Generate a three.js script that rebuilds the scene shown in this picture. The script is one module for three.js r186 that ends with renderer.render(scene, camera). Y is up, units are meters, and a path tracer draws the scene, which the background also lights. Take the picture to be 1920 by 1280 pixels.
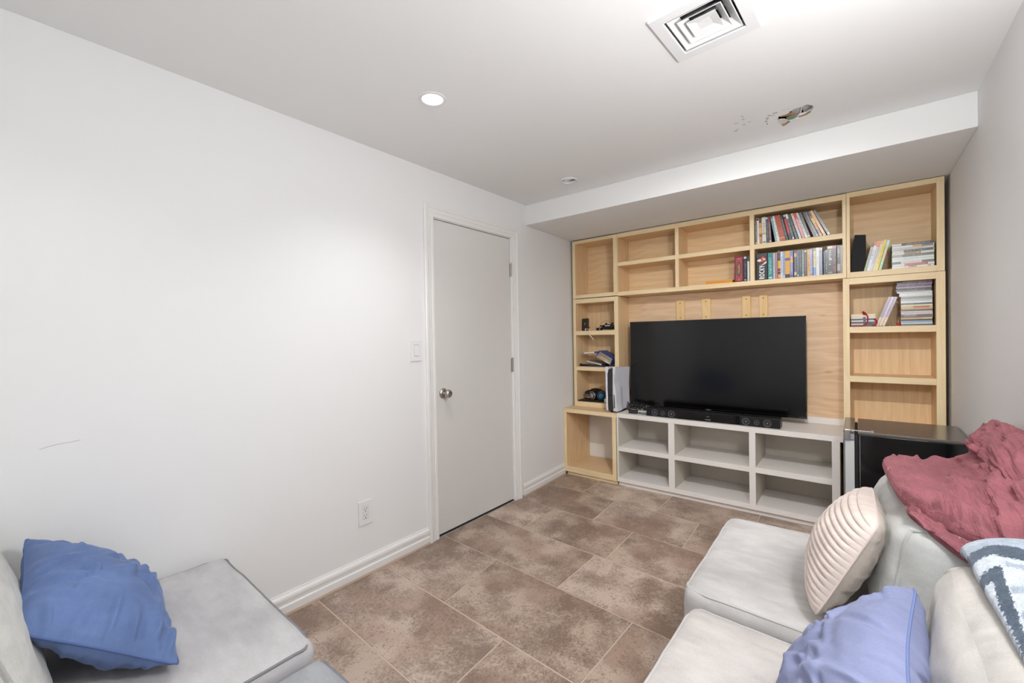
import * as THREE from 'three';
import { RoundedBoxGeometry } from 'three/addons/geometries/RoundedBoxGeometry.js';
import { mergeGeometries } from 'three/addons/utils/BufferGeometryUtils.js';

// ---------- camera, exposure, lamps ----------
const scene = new THREE.Scene();
scene.background = new THREE.Color(0x000000);
const camera = new THREE.PerspectiveCamera(76.829, 1.5, 0.05, 40);
camera.position.set(2.0924, 1.2772, 3.825);
camera.rotation.set(-0.01145, 0.67655, -0.01723, 'YXZ');
scene.add(camera);
const renderer = new THREE.WebGLRenderer({ antialias: true });
renderer.toneMapping = THREE.LinearToneMapping;
renderer.toneMappingExposure = 1.06;
renderer.shadowMap.enabled = true;
const LAMP_COLOR = new THREE.Color(0.985, 0.992, 1.0);
const CEIL = 2.3366, ROOM_X = 2.5175, ROOM_Z = 4.45, SOF_Z = 1.0126, SOF_Y = 2.177;
const LIT_CANS = [[0.627, 2.534], [0.627, 3.80], [1.88, 3.80], [1.88, 2.534]], CAN_CD = [2.2, 0.9, 1.3, 9.5], CAN_CONE = [60, 60, 60, 44], CAN_AIM = [[0.627, 0, 2.534], [0.627, 0, 3.80], [1.88, 0, 3.80], [1.30, 0.62, 0.3]];  // first can is in view; the others are unseen, placed to light room and shelves
const OFF_CAN = [0.562, 1.267];
const FILL_LAMP_AT = [2.40, 1.72, 2.86], FILL_LAMP_CD = 3.1;  // added fill lamp, out of view, brightens the ceiling and far end

// ---------- helpers ----------
let seed = 20240611;
const rnd = () => { seed = (seed + 0x6d2b79f5) | 0; let t = Math.imul(seed ^ (seed >>> 15), 1 | seed); t = (t + Math.imul(t ^ (t >>> 7), 61 | t)) ^ t; return ((t ^ (t >>> 14)) >>> 0) / 4294967296; };
const rr = (a, b) => a + (b - a) * rnd();
const clamp = (x, a, b) => Math.min(b, Math.max(a, x));
const lerp = (a, b, t) => a + (b - a) * t;
const sstep = (a, b, x) => { const t = clamp((x - a) / (b - a), 0, 1); return t * t * (3 - 2 * t); };
const hash2 = (i, j, s) => { let h = (Math.imul(i, 374761393) + Math.imul(j, 668265263) + Math.imul(s, 974634541)) | 0; h = Math.imul(h ^ (h >>> 13), 1274126177); h ^= h >>> 16; return (h >>> 0) / 4294967296; };
function vnoise(x, y, px, py, s) {              // value noise, periodic in px, py cells
  const i = Math.floor(x), j = Math.floor(y), fx = x - i, fy = y - j;
  const u = fx * fx * (3 - 2 * fx), v = fy * fy * (3 - 2 * fy), m = (a, n) => ((a % n) + n) % n;
  const a = hash2(m(i, px), m(j, py), s), b = hash2(m(i + 1, px), m(j, py), s), c = hash2(m(i, px), m(j + 1, py), s), d = hash2(m(i + 1, px), m(j + 1, py), s);
  return a + (b - a) * u + (c - a) * v + (a - b - c + d) * u * v;
}
function fbm(x, y, px, py, s, oct = 4) { let a = 0.5, t = 0, n = 0; for (let k = 0; k < oct; k++) { t += a * vnoise(x, y, px, py, s + k * 17); n += a; a *= 0.5; x *= 2; y *= 2; px *= 2; py *= 2; } return t / n; }
const N2 = (x, y, s) => fbm(x + 500, y + 500, 4096, 4096, s, 3) - 0.5;   // free noise for shapes
const names = {};
function numbered(n) { if (!(n in names)) { names[n] = 0; return n; } names[n]++; return n + '_' + String(names[n]).padStart(3, '0'); }
function grp(name, label, category, p = [0, 0, 0], group) {
  const g = new THREE.Group(); g.name = numbered(name); g.position.set(...p);
  g.userData = { label, category }; if (group) g.userData.group = group;
  scene.add(g); return g;
}
function part(name, geo, mat, parent, label) {
  const m = new THREE.Mesh(Array.isArray(geo) ? mergeGeometries(geo.map((g) => (g.index ? g.toNonIndexed() : g))) : geo, mat);
  m.name = name; m.castShadow = m.receiveShadow = true; if (label) m.userData.label = label;
  parent.add(m); return m;
}
function single(name, geo, mat, label, category, group) {
  const m = part(numbered(name), geo, mat, scene); m.userData = { label, category }; if (group) m.userData.group = group; return m;
}
function struct(name, geo, mat) { const m = part(name, geo, mat, scene); m.userData.kind = 'structure'; return m; }
function structGroup(name, p = [0, 0, 0]) { const g = new THREE.Group(); g.name = name; g.position.set(...p); g.userData.kind = 'structure'; scene.add(g); return g; }
// uv in metres: v runs along the grain axis
function planarUV(g, grain = 'y', off = [0, 0]) {
  const P = g.attributes.position, Nn = g.attributes.normal, uv = new Float32Array(P.count * 2), G = 'xyz'.indexOf(grain);
  for (let i = 0; i < P.count; i++) {
    const n = [Math.abs(Nn.getX(i)), Math.abs(Nn.getY(i)), Math.abs(Nn.getZ(i))], p = [P.getX(i), P.getY(i), P.getZ(i)];
    const d = n[0] >= n[1] && n[0] >= n[2] ? 0 : n[1] >= n[2] ? 1 : 2;
    const ax = [0, 1, 2].filter((k) => k !== d), v = ax.includes(G) ? G : ax[1], u = ax.find((k) => k !== v);
    uv[2 * i] = p[u] + off[0]; uv[2 * i + 1] = p[v] + off[1];
  }
  g.setAttribute('uv', new THREE.BufferAttribute(uv, 2)); return g;
}
// box between two corners with softly rounded edges
function bx(x0, x1, y0, y1, z0, z1, { r = 0.0015, grain = null, seg = 1 } = {}) {
  const w = x1 - x0, h = y1 - y0, d = z1 - z0;
  const g = r > 0 ? new RoundedBoxGeometry(w, h, d, seg, Math.min(r, w / 2.01, h / 2.01, d / 2.01)) : new THREE.BoxGeometry(w, h, d).toNonIndexed();
  g.translate((x0 + x1) / 2, (y0 + y1) / 2, (z0 + z1) / 2);
  const gr = grain || (w >= h && w >= d ? 'x' : h >= d ? 'y' : 'z');
  return planarUV(g, gr, [rnd() * 3, rnd() * 3]);
}
function smoothNormals(g) {           // average normals of coincident vertices, uv kept
  const P = g.attributes.position, I = g.index ? g.index.array : null, n = I ? I.length : P.count, acc = new Map(), key = (i) => `${Math.round(P.getX(i) * 2e4)},${Math.round(P.getY(i) * 2e4)},${Math.round(P.getZ(i) * 2e4)}`;
  const keys = []; for (let i = 0; i < P.count; i++) keys.push(key(i));
  const a = new THREE.Vector3(), b = new THREE.Vector3(), c = new THREE.Vector3();
  for (let t = 0; t < n; t += 3) {
    const i = I ? [I[t], I[t + 1], I[t + 2]] : [t, t + 1, t + 2];
    a.fromBufferAttribute(P, i[0]); b.fromBufferAttribute(P, i[1]).sub(a); c.fromBufferAttribute(P, i[2]).sub(a); b.cross(c);
    for (const k of i) { const v = acc.get(keys[k]) || new THREE.Vector3(); v.add(b); acc.set(keys[k], v); }
  }
  const out = new Float32Array(P.count * 3);
  for (let i = 0; i < P.count; i++) { const v = (acc.get(keys[i]) || new THREE.Vector3(0, 1, 0)).clone().normalize(); out.set([v.x, v.y, v.z], 3 * i); }
  g.setAttribute('normal', new THREE.BufferAttribute(out, 3)); return g;
}
const tube = (pts, r, seg = 40, closed = false, rs = 6) => new THREE.TubeGeometry(new THREE.CatmullRomCurve3(pts.map((p) => new THREE.Vector3(...p)), closed), seg, r, rs, closed);
const lathe = (pts, seg = 32) => new THREE.LatheGeometry(pts.map((p) => new THREE.Vector2(...p)), seg);
function extrude(pts, depth, bevel = 0, hs = []) {
  const s = new THREE.Shape(pts.map((p) => new THREE.Vector2(...p)));
  for (const h of hs) s.holes.push(new THREE.Path(h.map((p) => new THREE.Vector2(...p))));
  return new THREE.ExtrudeGeometry(s, { depth, bevelEnabled: bevel > 0, bevelThickness: bevel, bevelSize: bevel, bevelOffset: -bevel, bevelSegments: 2, curveSegments: 16 });
}
// profile (list of [out, up]) swept along a straight run from a to b on a wall; out = direction the profile stands out in
function sweep(profile, a, b, out, up) {
  const A = new THREE.Vector3(...a), B = new THREE.Vector3(...b), O = new THREE.Vector3(...out), U = new THREE.Vector3(...up), pos = [];
  const pt = (q, p) => q.clone().addScaledVector(O, p[0]).addScaledVector(U, p[1]);
  const flip = new THREE.Vector3().subVectors(B, A).cross(U).dot(O) > 0;
  const tri = (x, y, z) => { for (const v of flip ? [x, z, y] : [x, y, z]) pos.push(v.x, v.y, v.z); };
  for (let i = 0; i < profile.length; i++) { const p = profile[i], q = profile[(i + 1) % profile.length], a0 = pt(A, p), a1 = pt(A, q), b0 = pt(B, p), b1 = pt(B, q); tri(a0, b0, b1); tri(a0, b1, a1); }
  const c = THREE.ShapeUtils.triangulateShape(profile.map((p) => new THREE.Vector2(...p)), []);
  for (const [i, j, k] of c) { tri(pt(A, profile[i]), pt(A, profile[j]), pt(A, profile[k])); tri(pt(B, profile[i]), pt(B, profile[k]), pt(B, profile[j])); }
  const g = new THREE.BufferGeometry(); g.setAttribute('position', new THREE.Float32BufferAttribute(pos, 3)); g.computeVertexNormals(); return planarUV(g);
}

// ---------- textures ----------
function dataTex(w, h, fn, srgb = true) {
  const d = new Uint8Array(w * h * 4);
  for (let y = 0; y < h; y++) for (let x = 0; x < w; x++) { const c = fn(x / w, y / h, x, y), o = 4 * (y * w + x); d[o] = clamp(c[0], 0, 255); d[o + 1] = clamp(c[1], 0, 255); d[o + 2] = clamp(c[2], 0, 255); d[o + 3] = 255; }
  const t = new THREE.DataTexture(d, w, h); t.wrapS = t.wrapT = THREE.RepeatWrapping; t.magFilter = THREE.LinearFilter; t.minFilter = THREE.LinearMipmapLinearFilter; t.generateMipmaps = true;
  if (srgb) t.colorSpace = THREE.SRGBColorSpace; t.needsUpdate = true; return t;
}
const mix3 = (a, b, t) => [lerp(a[0], b[0], t), lerp(a[1], b[1], t), lerp(a[2], b[2], t)];
function woodTex(s, light, dark, w = 384, h = 768) {
  return dataTex(w, h, (u, v) => {
    const big = fbm(u * 3, v * 3, 3, 3, s, 3), st = vnoise(u * 70, v * 5, 70, 5, s + 3), fine = vnoise(u * 190, v * 14, 190, 14, s + 5);
    const ring = 0.5 + 0.5 * Math.sin((u * 9 + big * 2.2) * 6.283);
    return mix3(light, dark, clamp(0.15 + 0.36 * (st - 0.5) + 0.3 * (fine - 0.5) + 0.26 * ring + 0.5 * (big - 0.5), 0, 1));
  });
}
const texWood = woodTex(11, [242, 212, 168], [220, 181, 132]);
const texEdge = woodTex(31, [246, 224, 182], [232, 200, 152]);
texWood.repeat.set(2, 1); texEdge.repeat.set(2, 1);
const knots = [[1.929, 0.985, 1], [1.898, 1.39, 0.6], [0.587, 1.501, 0.5], [2.0, 1.0, 0.35], [1.72, 1.46, 0.3]];
const texPanel = dataTex(1024, 512, (u, v) => {        // covers 1.6 m x 1.0 m, grain along u, sheet seen across x 0.44..2.04, y 0.6..1.6
  const X = 0.44 + u * 1.6, Y = 0.6 + v * 1.0; let w = 0, dark = 0;
  for (const [kx, ky, k] of knots) { const dx = (X - kx) / 0.07, dy = (Y - ky) / 0.03, r = dx * dx + dy * dy; w += k * Math.exp(-r * 0.35) * (dy >= 0 ? 1 : -1) * 0.5; const e = ((X - kx) / 0.022) ** 2 + ((Y - ky) / 0.009) ** 2; dark += k * Math.exp(-e * 1.2) * 0.8; }
  const big = fbm(u * 4, v * 5, 4, 5, 71, 3), y2 = v * 1.0 + 0.05 * big + 0.03 * w;
  const ring = 0.5 + 0.5 * Math.sin((y2 * 16 + big * 3) * 6.283), st = vnoise(u * 5, y2 * 130, 5, 4096, 73), fine = vnoise(u * 16, y2 * 330, 16, 4096, 75);
  const band = vnoise(v * 6, 0.5, 6, 1, 79) - 0.5;
  return mix3([240, 209, 172], [206, 164, 122], clamp(0.2 + 0.3 * (st - 0.5) + 0.25 * (fine - 0.5) + 0.2 * ring + 0.55 * (big - 0.5) + 0.25 * band + dark, 0, 1));
});
texPanel.repeat.set(1 / 1.6, 1);
const texTile = [0, 1, 2, 3].map((k) => dataTex(640, 640, (u, v) => {
  const s = 200 + 40 * k, a = fbm(u * 3, v * 3, 3, 3, s, 5), b = fbm(u * 9, v * 9, 9, 9, s + 7, 4), c = vnoise(u * 120, v * 120, 120, 120, s + 9), d = vnoise(u * 300, v * 300, 300, 300, s + 11), e = fbm(u * 22, v * 22, 22, 22, s + 13, 3);
  let t = clamp(0.46 + 2.1 * (a - 0.5) + 1.7 * (b - 0.5) + 0.6 * (c - 0.5) + 0.45 * (d - 0.5), 0, 1), col = mix3([210, 195, 182], [144, 126, 114], t);
  const red = sstep(0.5, 0.7, fbm(u * 4, v * 4, 4, 4, s + 19, 3)); col = mix3(col, [160, 134, 120], red * 0.45);
  const lite = sstep(0.52, 0.75, e) * sstep(0.45, 0.72, b + 0.08); col = mix3(col, [218, 204, 190], lite * 0.3);
  const pit = sstep(0.60, 0.85, vnoise(u * 130, v * 130, 130, 130, s + 21)) * sstep(0.42, 0.62, e); return mix3(col, [100, 84, 74], pit * 0.35);
}));
const texSuede = dataTex(512, 512, (u, v) => {          // napped upholstery: soft brushed patches
  const a = fbm(u * 4, v * 6, 4, 6, 301, 4), b = fbm(u * 10, v * 26, 10, 26, 305, 3), d = vnoise(u * 256, v * 256, 256, 256, 307);
  const k = 236 + 40 * (a - 0.5) + 26 * (b - 0.5) + 10 * (d - 0.5); return [k, k, k];
});
const texWeave = dataTex(256, 256, (u, v) => { const k = 128 + 60 * Math.sin(u * 6.283 * 64) * Math.sin(v * 6.283 * 64) + 60 * (vnoise(u * 128, v * 128, 128, 128, 311) - 0.5); return [k, k, k]; }, false);
const texWaffle = dataTex(512, 512, (u, v) => {         // crinkled double gauze: small puffed squares
  const w = fbm(u * 6, v * 6, 6, 6, 321, 3) - 0.5, x = u * 40 + w * 0.9, y = v * 40 + w * 0.9;
  const g = Math.pow(Math.abs(Math.sin(x * Math.PI)), 0.6) * Math.pow(Math.abs(Math.sin(y * Math.PI)), 0.6), n = vnoise(u * 90, v * 60, 90, 60, 325);
  const k = 255 * clamp(0.25 + 0.55 * g + 0.3 * (n - 0.5), 0, 1); return [k, k, k];
}, false);
const rep = (t, x, y = x) => { const c = t.clone(); c.repeat.set(x, y); c.needsUpdate = true; return c; };
const suedeMap = rep(texSuede, 1.6), weaveBump = rep(texWeave, 6), waffleBump = rep(texWaffle, 3);

// ---------- materials ----------
const S = (hex, roughness = 0.6, o = {}) => new THREE.MeshStandardMaterial({ color: hex, roughness, ...o });
const P = (hex, roughness, o) => new THREE.MeshPhysicalMaterial({ color: hex, roughness, ...o });
const M = {
  wall: S(0xf1f1f1, 0.75), ceiling: S(0xf6f6f5, 0.85), trim: S(0xf2f1ef, 0.35), door: S(0xe3e1de, 0.45), caulk: S(0xcdb8a6, 0.8),
  grout: S(0xcbb9a9, 0.95), wood: S(0xffffff, 0.5, { map: texWood }), edge: S(0xffffff, 0.45, { map: texEdge }), panel: S(0xffffff, 0.5, { map: texPanel }),
  stud: S(0xfff2dc, 0.6, { map: texEdge }), greige: S(0xeee8e3, 0.5), greigeShaded: S(0xd6cfc3, 0.6), cord: S(0x141414, 0.5),  // inside greige is darker: the cabinet shade is put into the colour
  black: S(0x0b0b0c, 0.35), matte: S(0x1b1b1d, 0.7), gloss: P(0x060607, 0.08, { clearcoat: 0.6, clearcoatRoughness: 0.05 }), screen: P(0x050506, 0.16, { specularIntensity: 1.0 }),
  chrome: S(0xcfcfd2, 0.22, { metalness: 1 }), nickel: S(0xb9b4ad, 0.3, { metalness: 1 }), silver: S(0xa9aaad, 0.35, { metalness: 0.8 }),
  white: S(0xefeff0, 0.35), offwhite: S(0xe2e2e0, 0.5), dark: S(0x2a2623, 0.9),
};
const fabric = (hex, o = {}) => new THREE.MeshPhysicalMaterial({ color: hex, roughness: 0.95, map: suedeMap, bumpMap: weaveBump, bumpScale: 0.0006, sheen: 0.5, sheenRoughness: 0.6, sheenColor: new THREE.Color(hex).lerp(new THREE.Color(0xffffff), 0.4), ...o });

// ---------- room shell ----------
{
  // floor: grout bed with 16 inch deep rows of stone tiles laid in it, rows slightly out of square with the walls
  const floor = structGroup('floor');
  part('grout_bed', bx(-0.12, ROOM_X + 0.1, -0.1, -0.0025, -0.1, ROOM_Z + 0.1, { r: 0 }), M.grout, floor);
  const rows = [-0.06, 0.327, 0.733, 1.142, 1.547, 1.953, 2.405, 2.795, 3.2, 3.61, 4.02, 4.4], K = 0.054;
  const seams = [[[0.64, 0.64], [1.255, 1.255], [1.87, 1.87]], [[0.331, 0.338], [0.944, 0.949], [1.555, 1.56], [2.165, 2.17]], [[0.630, 0.653], [1.255, 1.268], [1.87, 1.88]], [[0.334, 0.340], [0.952, 0.963], [1.56, 1.57], [2.17, 2.18]],
    [[0.897, 0.895], [1.71, 1.71]], [[0.467, 0.526], [1.304, 1.291], [2.1, 2.1]], [[0.915, 0.932], [1.74, 1.75]], [[1.16, 1.17], [1.95, 1.95]], [[0.8, 0.8], [1.6, 1.6]], [[0.4, 0.4], [1.2, 1.2], [2, 2]], [[0.8, 0.8], [1.6, 1.6]]];
  const tones = [0xf4eeea, 0xe8e0da, 0xfffaf4], mats = []; for (let a = 0; a < 4; a++) for (const t of tones) mats.push(S(t, 0.42, { map: texTile[a], bumpMap: texTile[a], bumpScale: 0.0012 }));
  const GW = 0.0032, wall = (z) => (z < 1.08 ? -0.035 * (1.08 - z) / 0.643 : 0) + 0.002;
  for (let r = 0; r < rows.length - 1; r++) {
    const xs = [null, ...seams[r], null];
    for (let k = 0; k < xs.length - 1; k++) {
      const zA = rows[r] + GW, zB = rows[r + 1] - GW * (r % 2 ? 1.5 : 1), L = xs[k], R = xs[k + 1];
      const c = [[L ? L[0] + GW : wall(zA), zA], [R ? R[0] - GW : ROOM_X, zA], [R ? R[1] - GW : ROOM_X, zB], [L ? L[1] + GW : wall(zB), zB]].map(([x, z]) => [x, Math.min(z + K * x, ROOM_Z)]);
      const cx = (c[0][0] + c[2][0]) / 2, cz = (c[0][1] + c[2][1]) / 2, ins = c.map(([x, z]) => [x + Math.sign(cx - x) * 0.0022, z + Math.sign(cz - z) * 0.0022]);
      const ring = (q, y) => q.map(([x, z]) => [x, y, z]), R0 = ring(c, -0.01), R1 = ring(c, -0.0012), R2 = ring(ins, 0), pos = [];
      const quad = (a, b, d, e) => pos.push(...a, ...d, ...b, ...a, ...e, ...d);
      for (let i = 0; i < 4; i++) { const j = (i + 1) % 4; quad(R0[i], R0[j], R1[j], R1[i]); quad(R1[i], R1[j], R2[j], R2[i]); }
      quad(R2[0], R2[1], R2[2], R2[3]);
      const g = new THREE.BufferGeometry(); g.setAttribute('position', new THREE.Float32BufferAttribute(pos, 3)); g.computeVertexNormals(); planarUV(g, 'z', [rnd() * 4, rnd() * 4]);
      const uv = g.attributes.uv; for (let i = 0; i < uv.count; i++) uv.setXY(i, uv.getX(i) / 0.9, uv.getY(i) / 0.9);
      part('tile', g, mats[Math.floor(rnd() * mats.length)], floor);
    }
  }
  // left wall: door opening, and the stretch past the door that runs slightly outwards
  const wl = structGroup('wall_left');
  const g1 = extrude([[1.08, 0], [ROOM_Z + 0.1, 0], [ROOM_Z + 0.1, CEIL + 0.05], [1.08, CEIL + 0.05]], 0.1, 0, [[[1.21, 0], [1.21, 2.045], [2.008, 2.045], [2.008, 0]]]).rotateY(-Math.PI / 2);
  const g2 = extrude([[0, -1.08], [-0.1, -1.08], [-0.165, 0.1], [-0.0645, 0.1]], CEIL + 0.05).rotateX(-Math.PI / 2);
  part('wall_panel', [planarUV(g1), planarUV(g2)], M.wall, wl);
  part('scratch', tube([[0.0002, 0.934, 3.702], [0.0002, 0.9395, 3.68], [0.0002, 0.943, 3.655], [0.0002, 0.944, 3.63], [0.0002, 0.9465, 3.606]], 0.0006, 24, false, 4), S(0xa9a6a2, 0.8), wl);
  struct('wall_right', bx(ROOM_X, ROOM_X + 0.1, 0, CEIL + 0.05, -0.1, ROOM_Z + 0.1, { r: 0 }), M.wall);
  struct('wall_back', bx(-0.2, ROOM_X + 0.1, 0, CEIL + 0.05, -0.1, 0, { r: 0 }), M.wall);
  struct('wall_front', bx(-0.2, ROOM_X + 0.1, 0, CEIL + 0.05, ROOM_Z, ROOM_Z + 0.1, { r: 0 }), M.wall);
  // ceiling sheet with its real openings
  const circ = (cx, cz, r, n = 32) => Array.from({ length: n }, (_, i) => [cx + r * Math.cos(i / n * 6.2832), -(cz + r * Math.sin(i / n * 6.2832))]);
  const va = -0.055, vc = [1.692, 2.243], vrot = (x, z) => [vc[0] + x * Math.cos(va) + z * Math.sin(va), vc[1] - x * Math.sin(va) + z * Math.cos(va)];
  const holePts = [[1.788, 1.302], [1.792, 1.263], [1.802, 1.218], [1.829, 1.247], [1.852, 1.243], [1.874, 1.263], [1.904, 1.265], [1.923, 1.283], [1.932, 1.300], [1.937, 1.324], [1.932, 1.350], [1.917, 1.374], [1.905, 1.370], [1.893, 1.366], [1.871, 1.367], [1.853, 1.357], [1.833, 1.332], [1.810, 1.328], [1.797, 1.330]];
  const vh = 0.112, vq = [[-vh, -vh], [vh, -vh], [vh, vh], [-vh, vh]].map(([x, z]) => { const [a, b] = vrot(x, z); return [a, -b]; });
  const cg = extrude([[-0.2, 0.1], [ROOM_X + 0.1, 0.1], [ROOM_X + 0.1, -ROOM_Z - 0.1], [-0.2, -ROOM_Z - 0.1]], 0.014, 0, [...LIT_CANS.map(([x, z]) => circ(x, z, 0.05)), circ(...OFF_CAN, 0.046), vq, holePts.map(([x, z]) => [x, -z])]).rotateX(-Math.PI / 2).translate(0, CEIL, 0);
  const ceil = structGroup('ceiling');
  part('ceiling_sheet', planarUV(cg), M.ceiling, ceil);
  // closed space above the sheet
  part('ceiling_deck', bx(-0.2, ROOM_X + 0.1, CEIL + 0.34, CEIL + 0.4, -0.1, ROOM_Z + 0.1, { r: 0 }), M.dark, ceil);
  // torn-out drywall: what shows through the hole, and the ragged bits round it
  const inner = S(0xdfe0de, 0.7), paper = S(0xa98467, 0.9), gyp = S(0xe6e0d6, 0.9), green = S(0x7f9a80, 0.9), chip = S(0xd2d3d0, 0.9);
  part('backing_board', bx(1.845, 1.884, CEIL + 0.022, CEIL + 0.03, 1.22, 1.42), inner, ceil);
  part('backing_board', bx(1.890, 1.99, CEIL + 0.027, CEIL + 0.036, 1.22, 1.42), inner, ceil);
  part('metal_strap', bx(1.882, 1.891, CEIL + 0.016, CEIL + 0.022, 1.22, 1.42).translate(-1.886, 0, -1.31).rotateY(0.18).translate(1.888, 0, 1.31), S(0xdedede, 0.5), ceil);
  const flat = (pts, y, th) => planarUV(extrude(pts.map(([x, z]) => [x, -z]), th).rotateX(-Math.PI / 2).translate(0, y, 0));
  part('torn_paper', flat([[1.790, 1.268], [1.802, 1.226], [1.818, 1.240], [1.828, 1.262], [1.815, 1.290], [1.800, 1.300], [1.791, 1.296]], CEIL - 0.003, 0.003), gyp, ceil);
  part('torn_paper', flat([[1.798, 1.232], [1.803, 1.212], [1.816, 1.222], [1.835, 1.243], [1.830, 1.252], [1.816, 1.240]], CEIL - 0.006, 0.003), paper, ceil);
  part('torn_paper', flat([[1.800, 1.315], [1.812, 1.330], [1.832, 1.333], [1.856, 1.306], [1.872, 1.286], [1.862, 1.285], [1.846, 1.298], [1.826, 1.302]], CEIL + 0.002, 0.006), paper, ceil);
  part('torn_paper', flat([[1.874, 1.261], [1.904, 1.264], [1.924, 1.284], [1.920, 1.288], [1.90, 1.272], [1.874, 1.268]], CEIL - 0.003, 0.005), paper, ceil);
  part('torn_paper', flat([[1.820, 1.258], [1.846, 1.250], [1.868, 1.270], [1.860, 1.284], [1.842, 1.292], [1.824, 1.286]], CEIL + 0.001, 0.003), green, ceil);
  part('loose_flap', flat([[1.848, 1.238], [1.868, 1.236], [1.872, 1.252], [1.858, 1.254]], CEIL - 0.004, 0.002), M.ceiling, ceil);
  const blob = (x, z, a, b) => { const n = 9, o = rnd() * 6; return flat(Array.from({ length: n }, (_, i) => { const q = i / n * 6.283 + o, k = rr(0.65, 1.2); return [x + a * k * Math.cos(q), z + b * k * Math.sin(q)]; }), CEIL - 0.0006, 0.0006); };
  for (const [x, z, a, b, m] of [[1.621, 1.393, 0.010, 0.007], [1.600, 1.304, 0.008, 0.010], [1.612, 1.316, 0.005, 0.008], [1.659, 1.449, 0.006, 0.009], [1.656, 1.416, 0.007, 0.008], [1.675, 1.367, 0.007, 0.007], [1.648, 1.353, 0.006, 0.008], [1.741, 1.285, 0.004, 0.014, 1], [1.741, 1.314, 0.005, 0.014, 1], [1.750, 1.345, 0.007, 0.014, 1], [1.762, 1.372, 0.008, 0.010, 1], [1.786, 1.383, 0.013, 0.007, 1], [1.776, 1.362, 0.010, 0.004, 1], [1.824, 1.386, 0.006, 0.004], [1.842, 1.384, 0.005, 0.003]])
    part('paint_chip', blob(x, z, a, b), m ? S(0xb9c2bd, 0.9) : chip, ceil);
  struct('ceiling_soffit', bx(-0.1, ROOM_X, SOF_Y, CEIL, 0, SOF_Z, { r: 0.003 }), M.ceiling);
  // baseboards
  const bp = [[0, 0.013], [0.0170, 0.013], [0.0170, 0.042], [0.0160, 0.0450], [0.0095, 0.0485], [0.0095, 0.062], [0.0105, 0.0655], [0.0150, 0.069], [0.0150, 0.080], [0.0125, 0.087], [0.0060, 0.094], [0.0045, 0.101], [0, 0.101]], cp = [[0, 0], [0.019, 0], [0.0185, 0.011], [0.0165, 0.013], [0, 0.013]];
  const b1 = structGroup('baseboard_left'), b2 = structGroup('baseboard_left_001');
  for (const [b, A, B] of [[b1, [0, 0, 2.083], [0, 0, ROOM_Z]], [b2, [0, 0, 1.115], [-0.0345, 0, 0.44]]]) { part('moulding', sweep(bp, B, A, [1, 0, 0], [0, 1, 0]), M.trim, b); part('caulk_strip', sweep(cp, B, A, [1, 0, 0], [0, 1, 0]), M.caulk, b); }

  // ---------- door ----------
  const d = structGroup('door_1');
  part('door_slab', bx(-0.045, -0.008, 0.012, 2.033, 1.2235, 1.9945, { r: 0.002 }), M.door, d);
  part('threshold', bx(-0.1, -0.006, 0.0, 0.006, 1.2205, 1.9975, { r: 0 }), M.dark, d);  // dark strip added for the shade in the gap under the door
  for (const [a, b] of [[1.21, 1.2205], [1.9975, 2.008]]) part('jamb', bx(-0.1, 0.0, 0, 2.045, a, b), M.trim, d);
  part('jamb', bx(-0.1, 0.0, 2.036, 2.045, 1.2205, 1.9975), M.trim, d);
  part('door_stop', [bx(-0.06, -0.046, 0, 2.036, 1.2205, 1.232), bx(-0.06, -0.046, 0, 2.036, 1.986, 1.9975), bx(-0.06, -0.046, 2.024, 2.036, 1.2205, 1.9975), bx(-0.1, -0.09, 0, 2.04, 1.22, 2.0)], M.trim, d);
  const pr = [[0, 0], [0.0105, 0], [0.0125, 0.004], [0.0125, 0.018], [0.0085, 0.021], [0.0085, 0.024], [0.012, 0.030], [0.0135, 0.048], [0.0185, 0.056], [0.019, 0.072], [0.0155, 0.079], [0, 0.079]];
  const cas = (A, B, up, m) => {   // casing leg with mitred ends
    const g = sweep(pr, A, B, [1, 0, 0], up), Pp = g.attributes.position, dir = new THREE.Vector3(B[0] - A[0], B[1] - A[1], B[2] - A[2]), len = dir.length(); dir.normalize();
    for (let i = 0; i < Pp.count; i++) { const v = new THREE.Vector3().fromBufferAttribute(Pp, i), q = v.clone().sub(new THREE.Vector3(...A)), t = q.dot(dir), ac = q.dot(new THREE.Vector3(...up)); if (t < 1e-5) v.addScaledVector(dir, -m[0] * ac); else if (t > len - 1e-5) v.addScaledVector(dir, m[1] * ac); Pp.setXYZ(i, v.x, v.y, v.z); }
    g.computeVertexNormals(); return g;
  };
  part('casing', cas([0, 0, 2.003], [0, 2.040, 2.003], [0, 0, 1], [0, 1]), M.trim, d);
  part('casing', cas([0, 0, 1.2145], [0, 2.040, 1.2145], [0, 0, -1], [0, 1]), M.trim, d);
  part('casing', cas([0, 2.040, 1.2145], [0, 2.040, 2.003], [0, 1, 0], [1, 1]), M.trim, d);
  const knob = part('door_knob', lathe([[0, 0], [0.011, 0], [0.0115, 0.022], [0.015, 0.03], [0.026, 0.04], [0.0275, 0.05], [0.025, 0.06], [0.018, 0.066], [0.0125, 0.0665], [0.012, 0.065], [0, 0.065]], 40).rotateZ(-Math.PI / 2).translate(-0.008, 0.917, 1.932), M.nickel, d);
  part('rosette', lathe([[0, 0], [0.033, 0], [0.0335, 0.003], [0.030, 0.008], [0.022, 0.012], [0.013, 0.014], [0, 0.014]], 40).rotateZ(-Math.PI / 2).translate(-0.008, 0.917, 1.932), M.nickel, knob);
  part('key_cylinder', [lathe([[0, 0], [0.0085, 0], [0.0085, 0.0012], [0, 0.002]], 24).rotateZ(-Math.PI / 2).translate(0.057, 0.917, 1.932)], M.chrome, knob);
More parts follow.
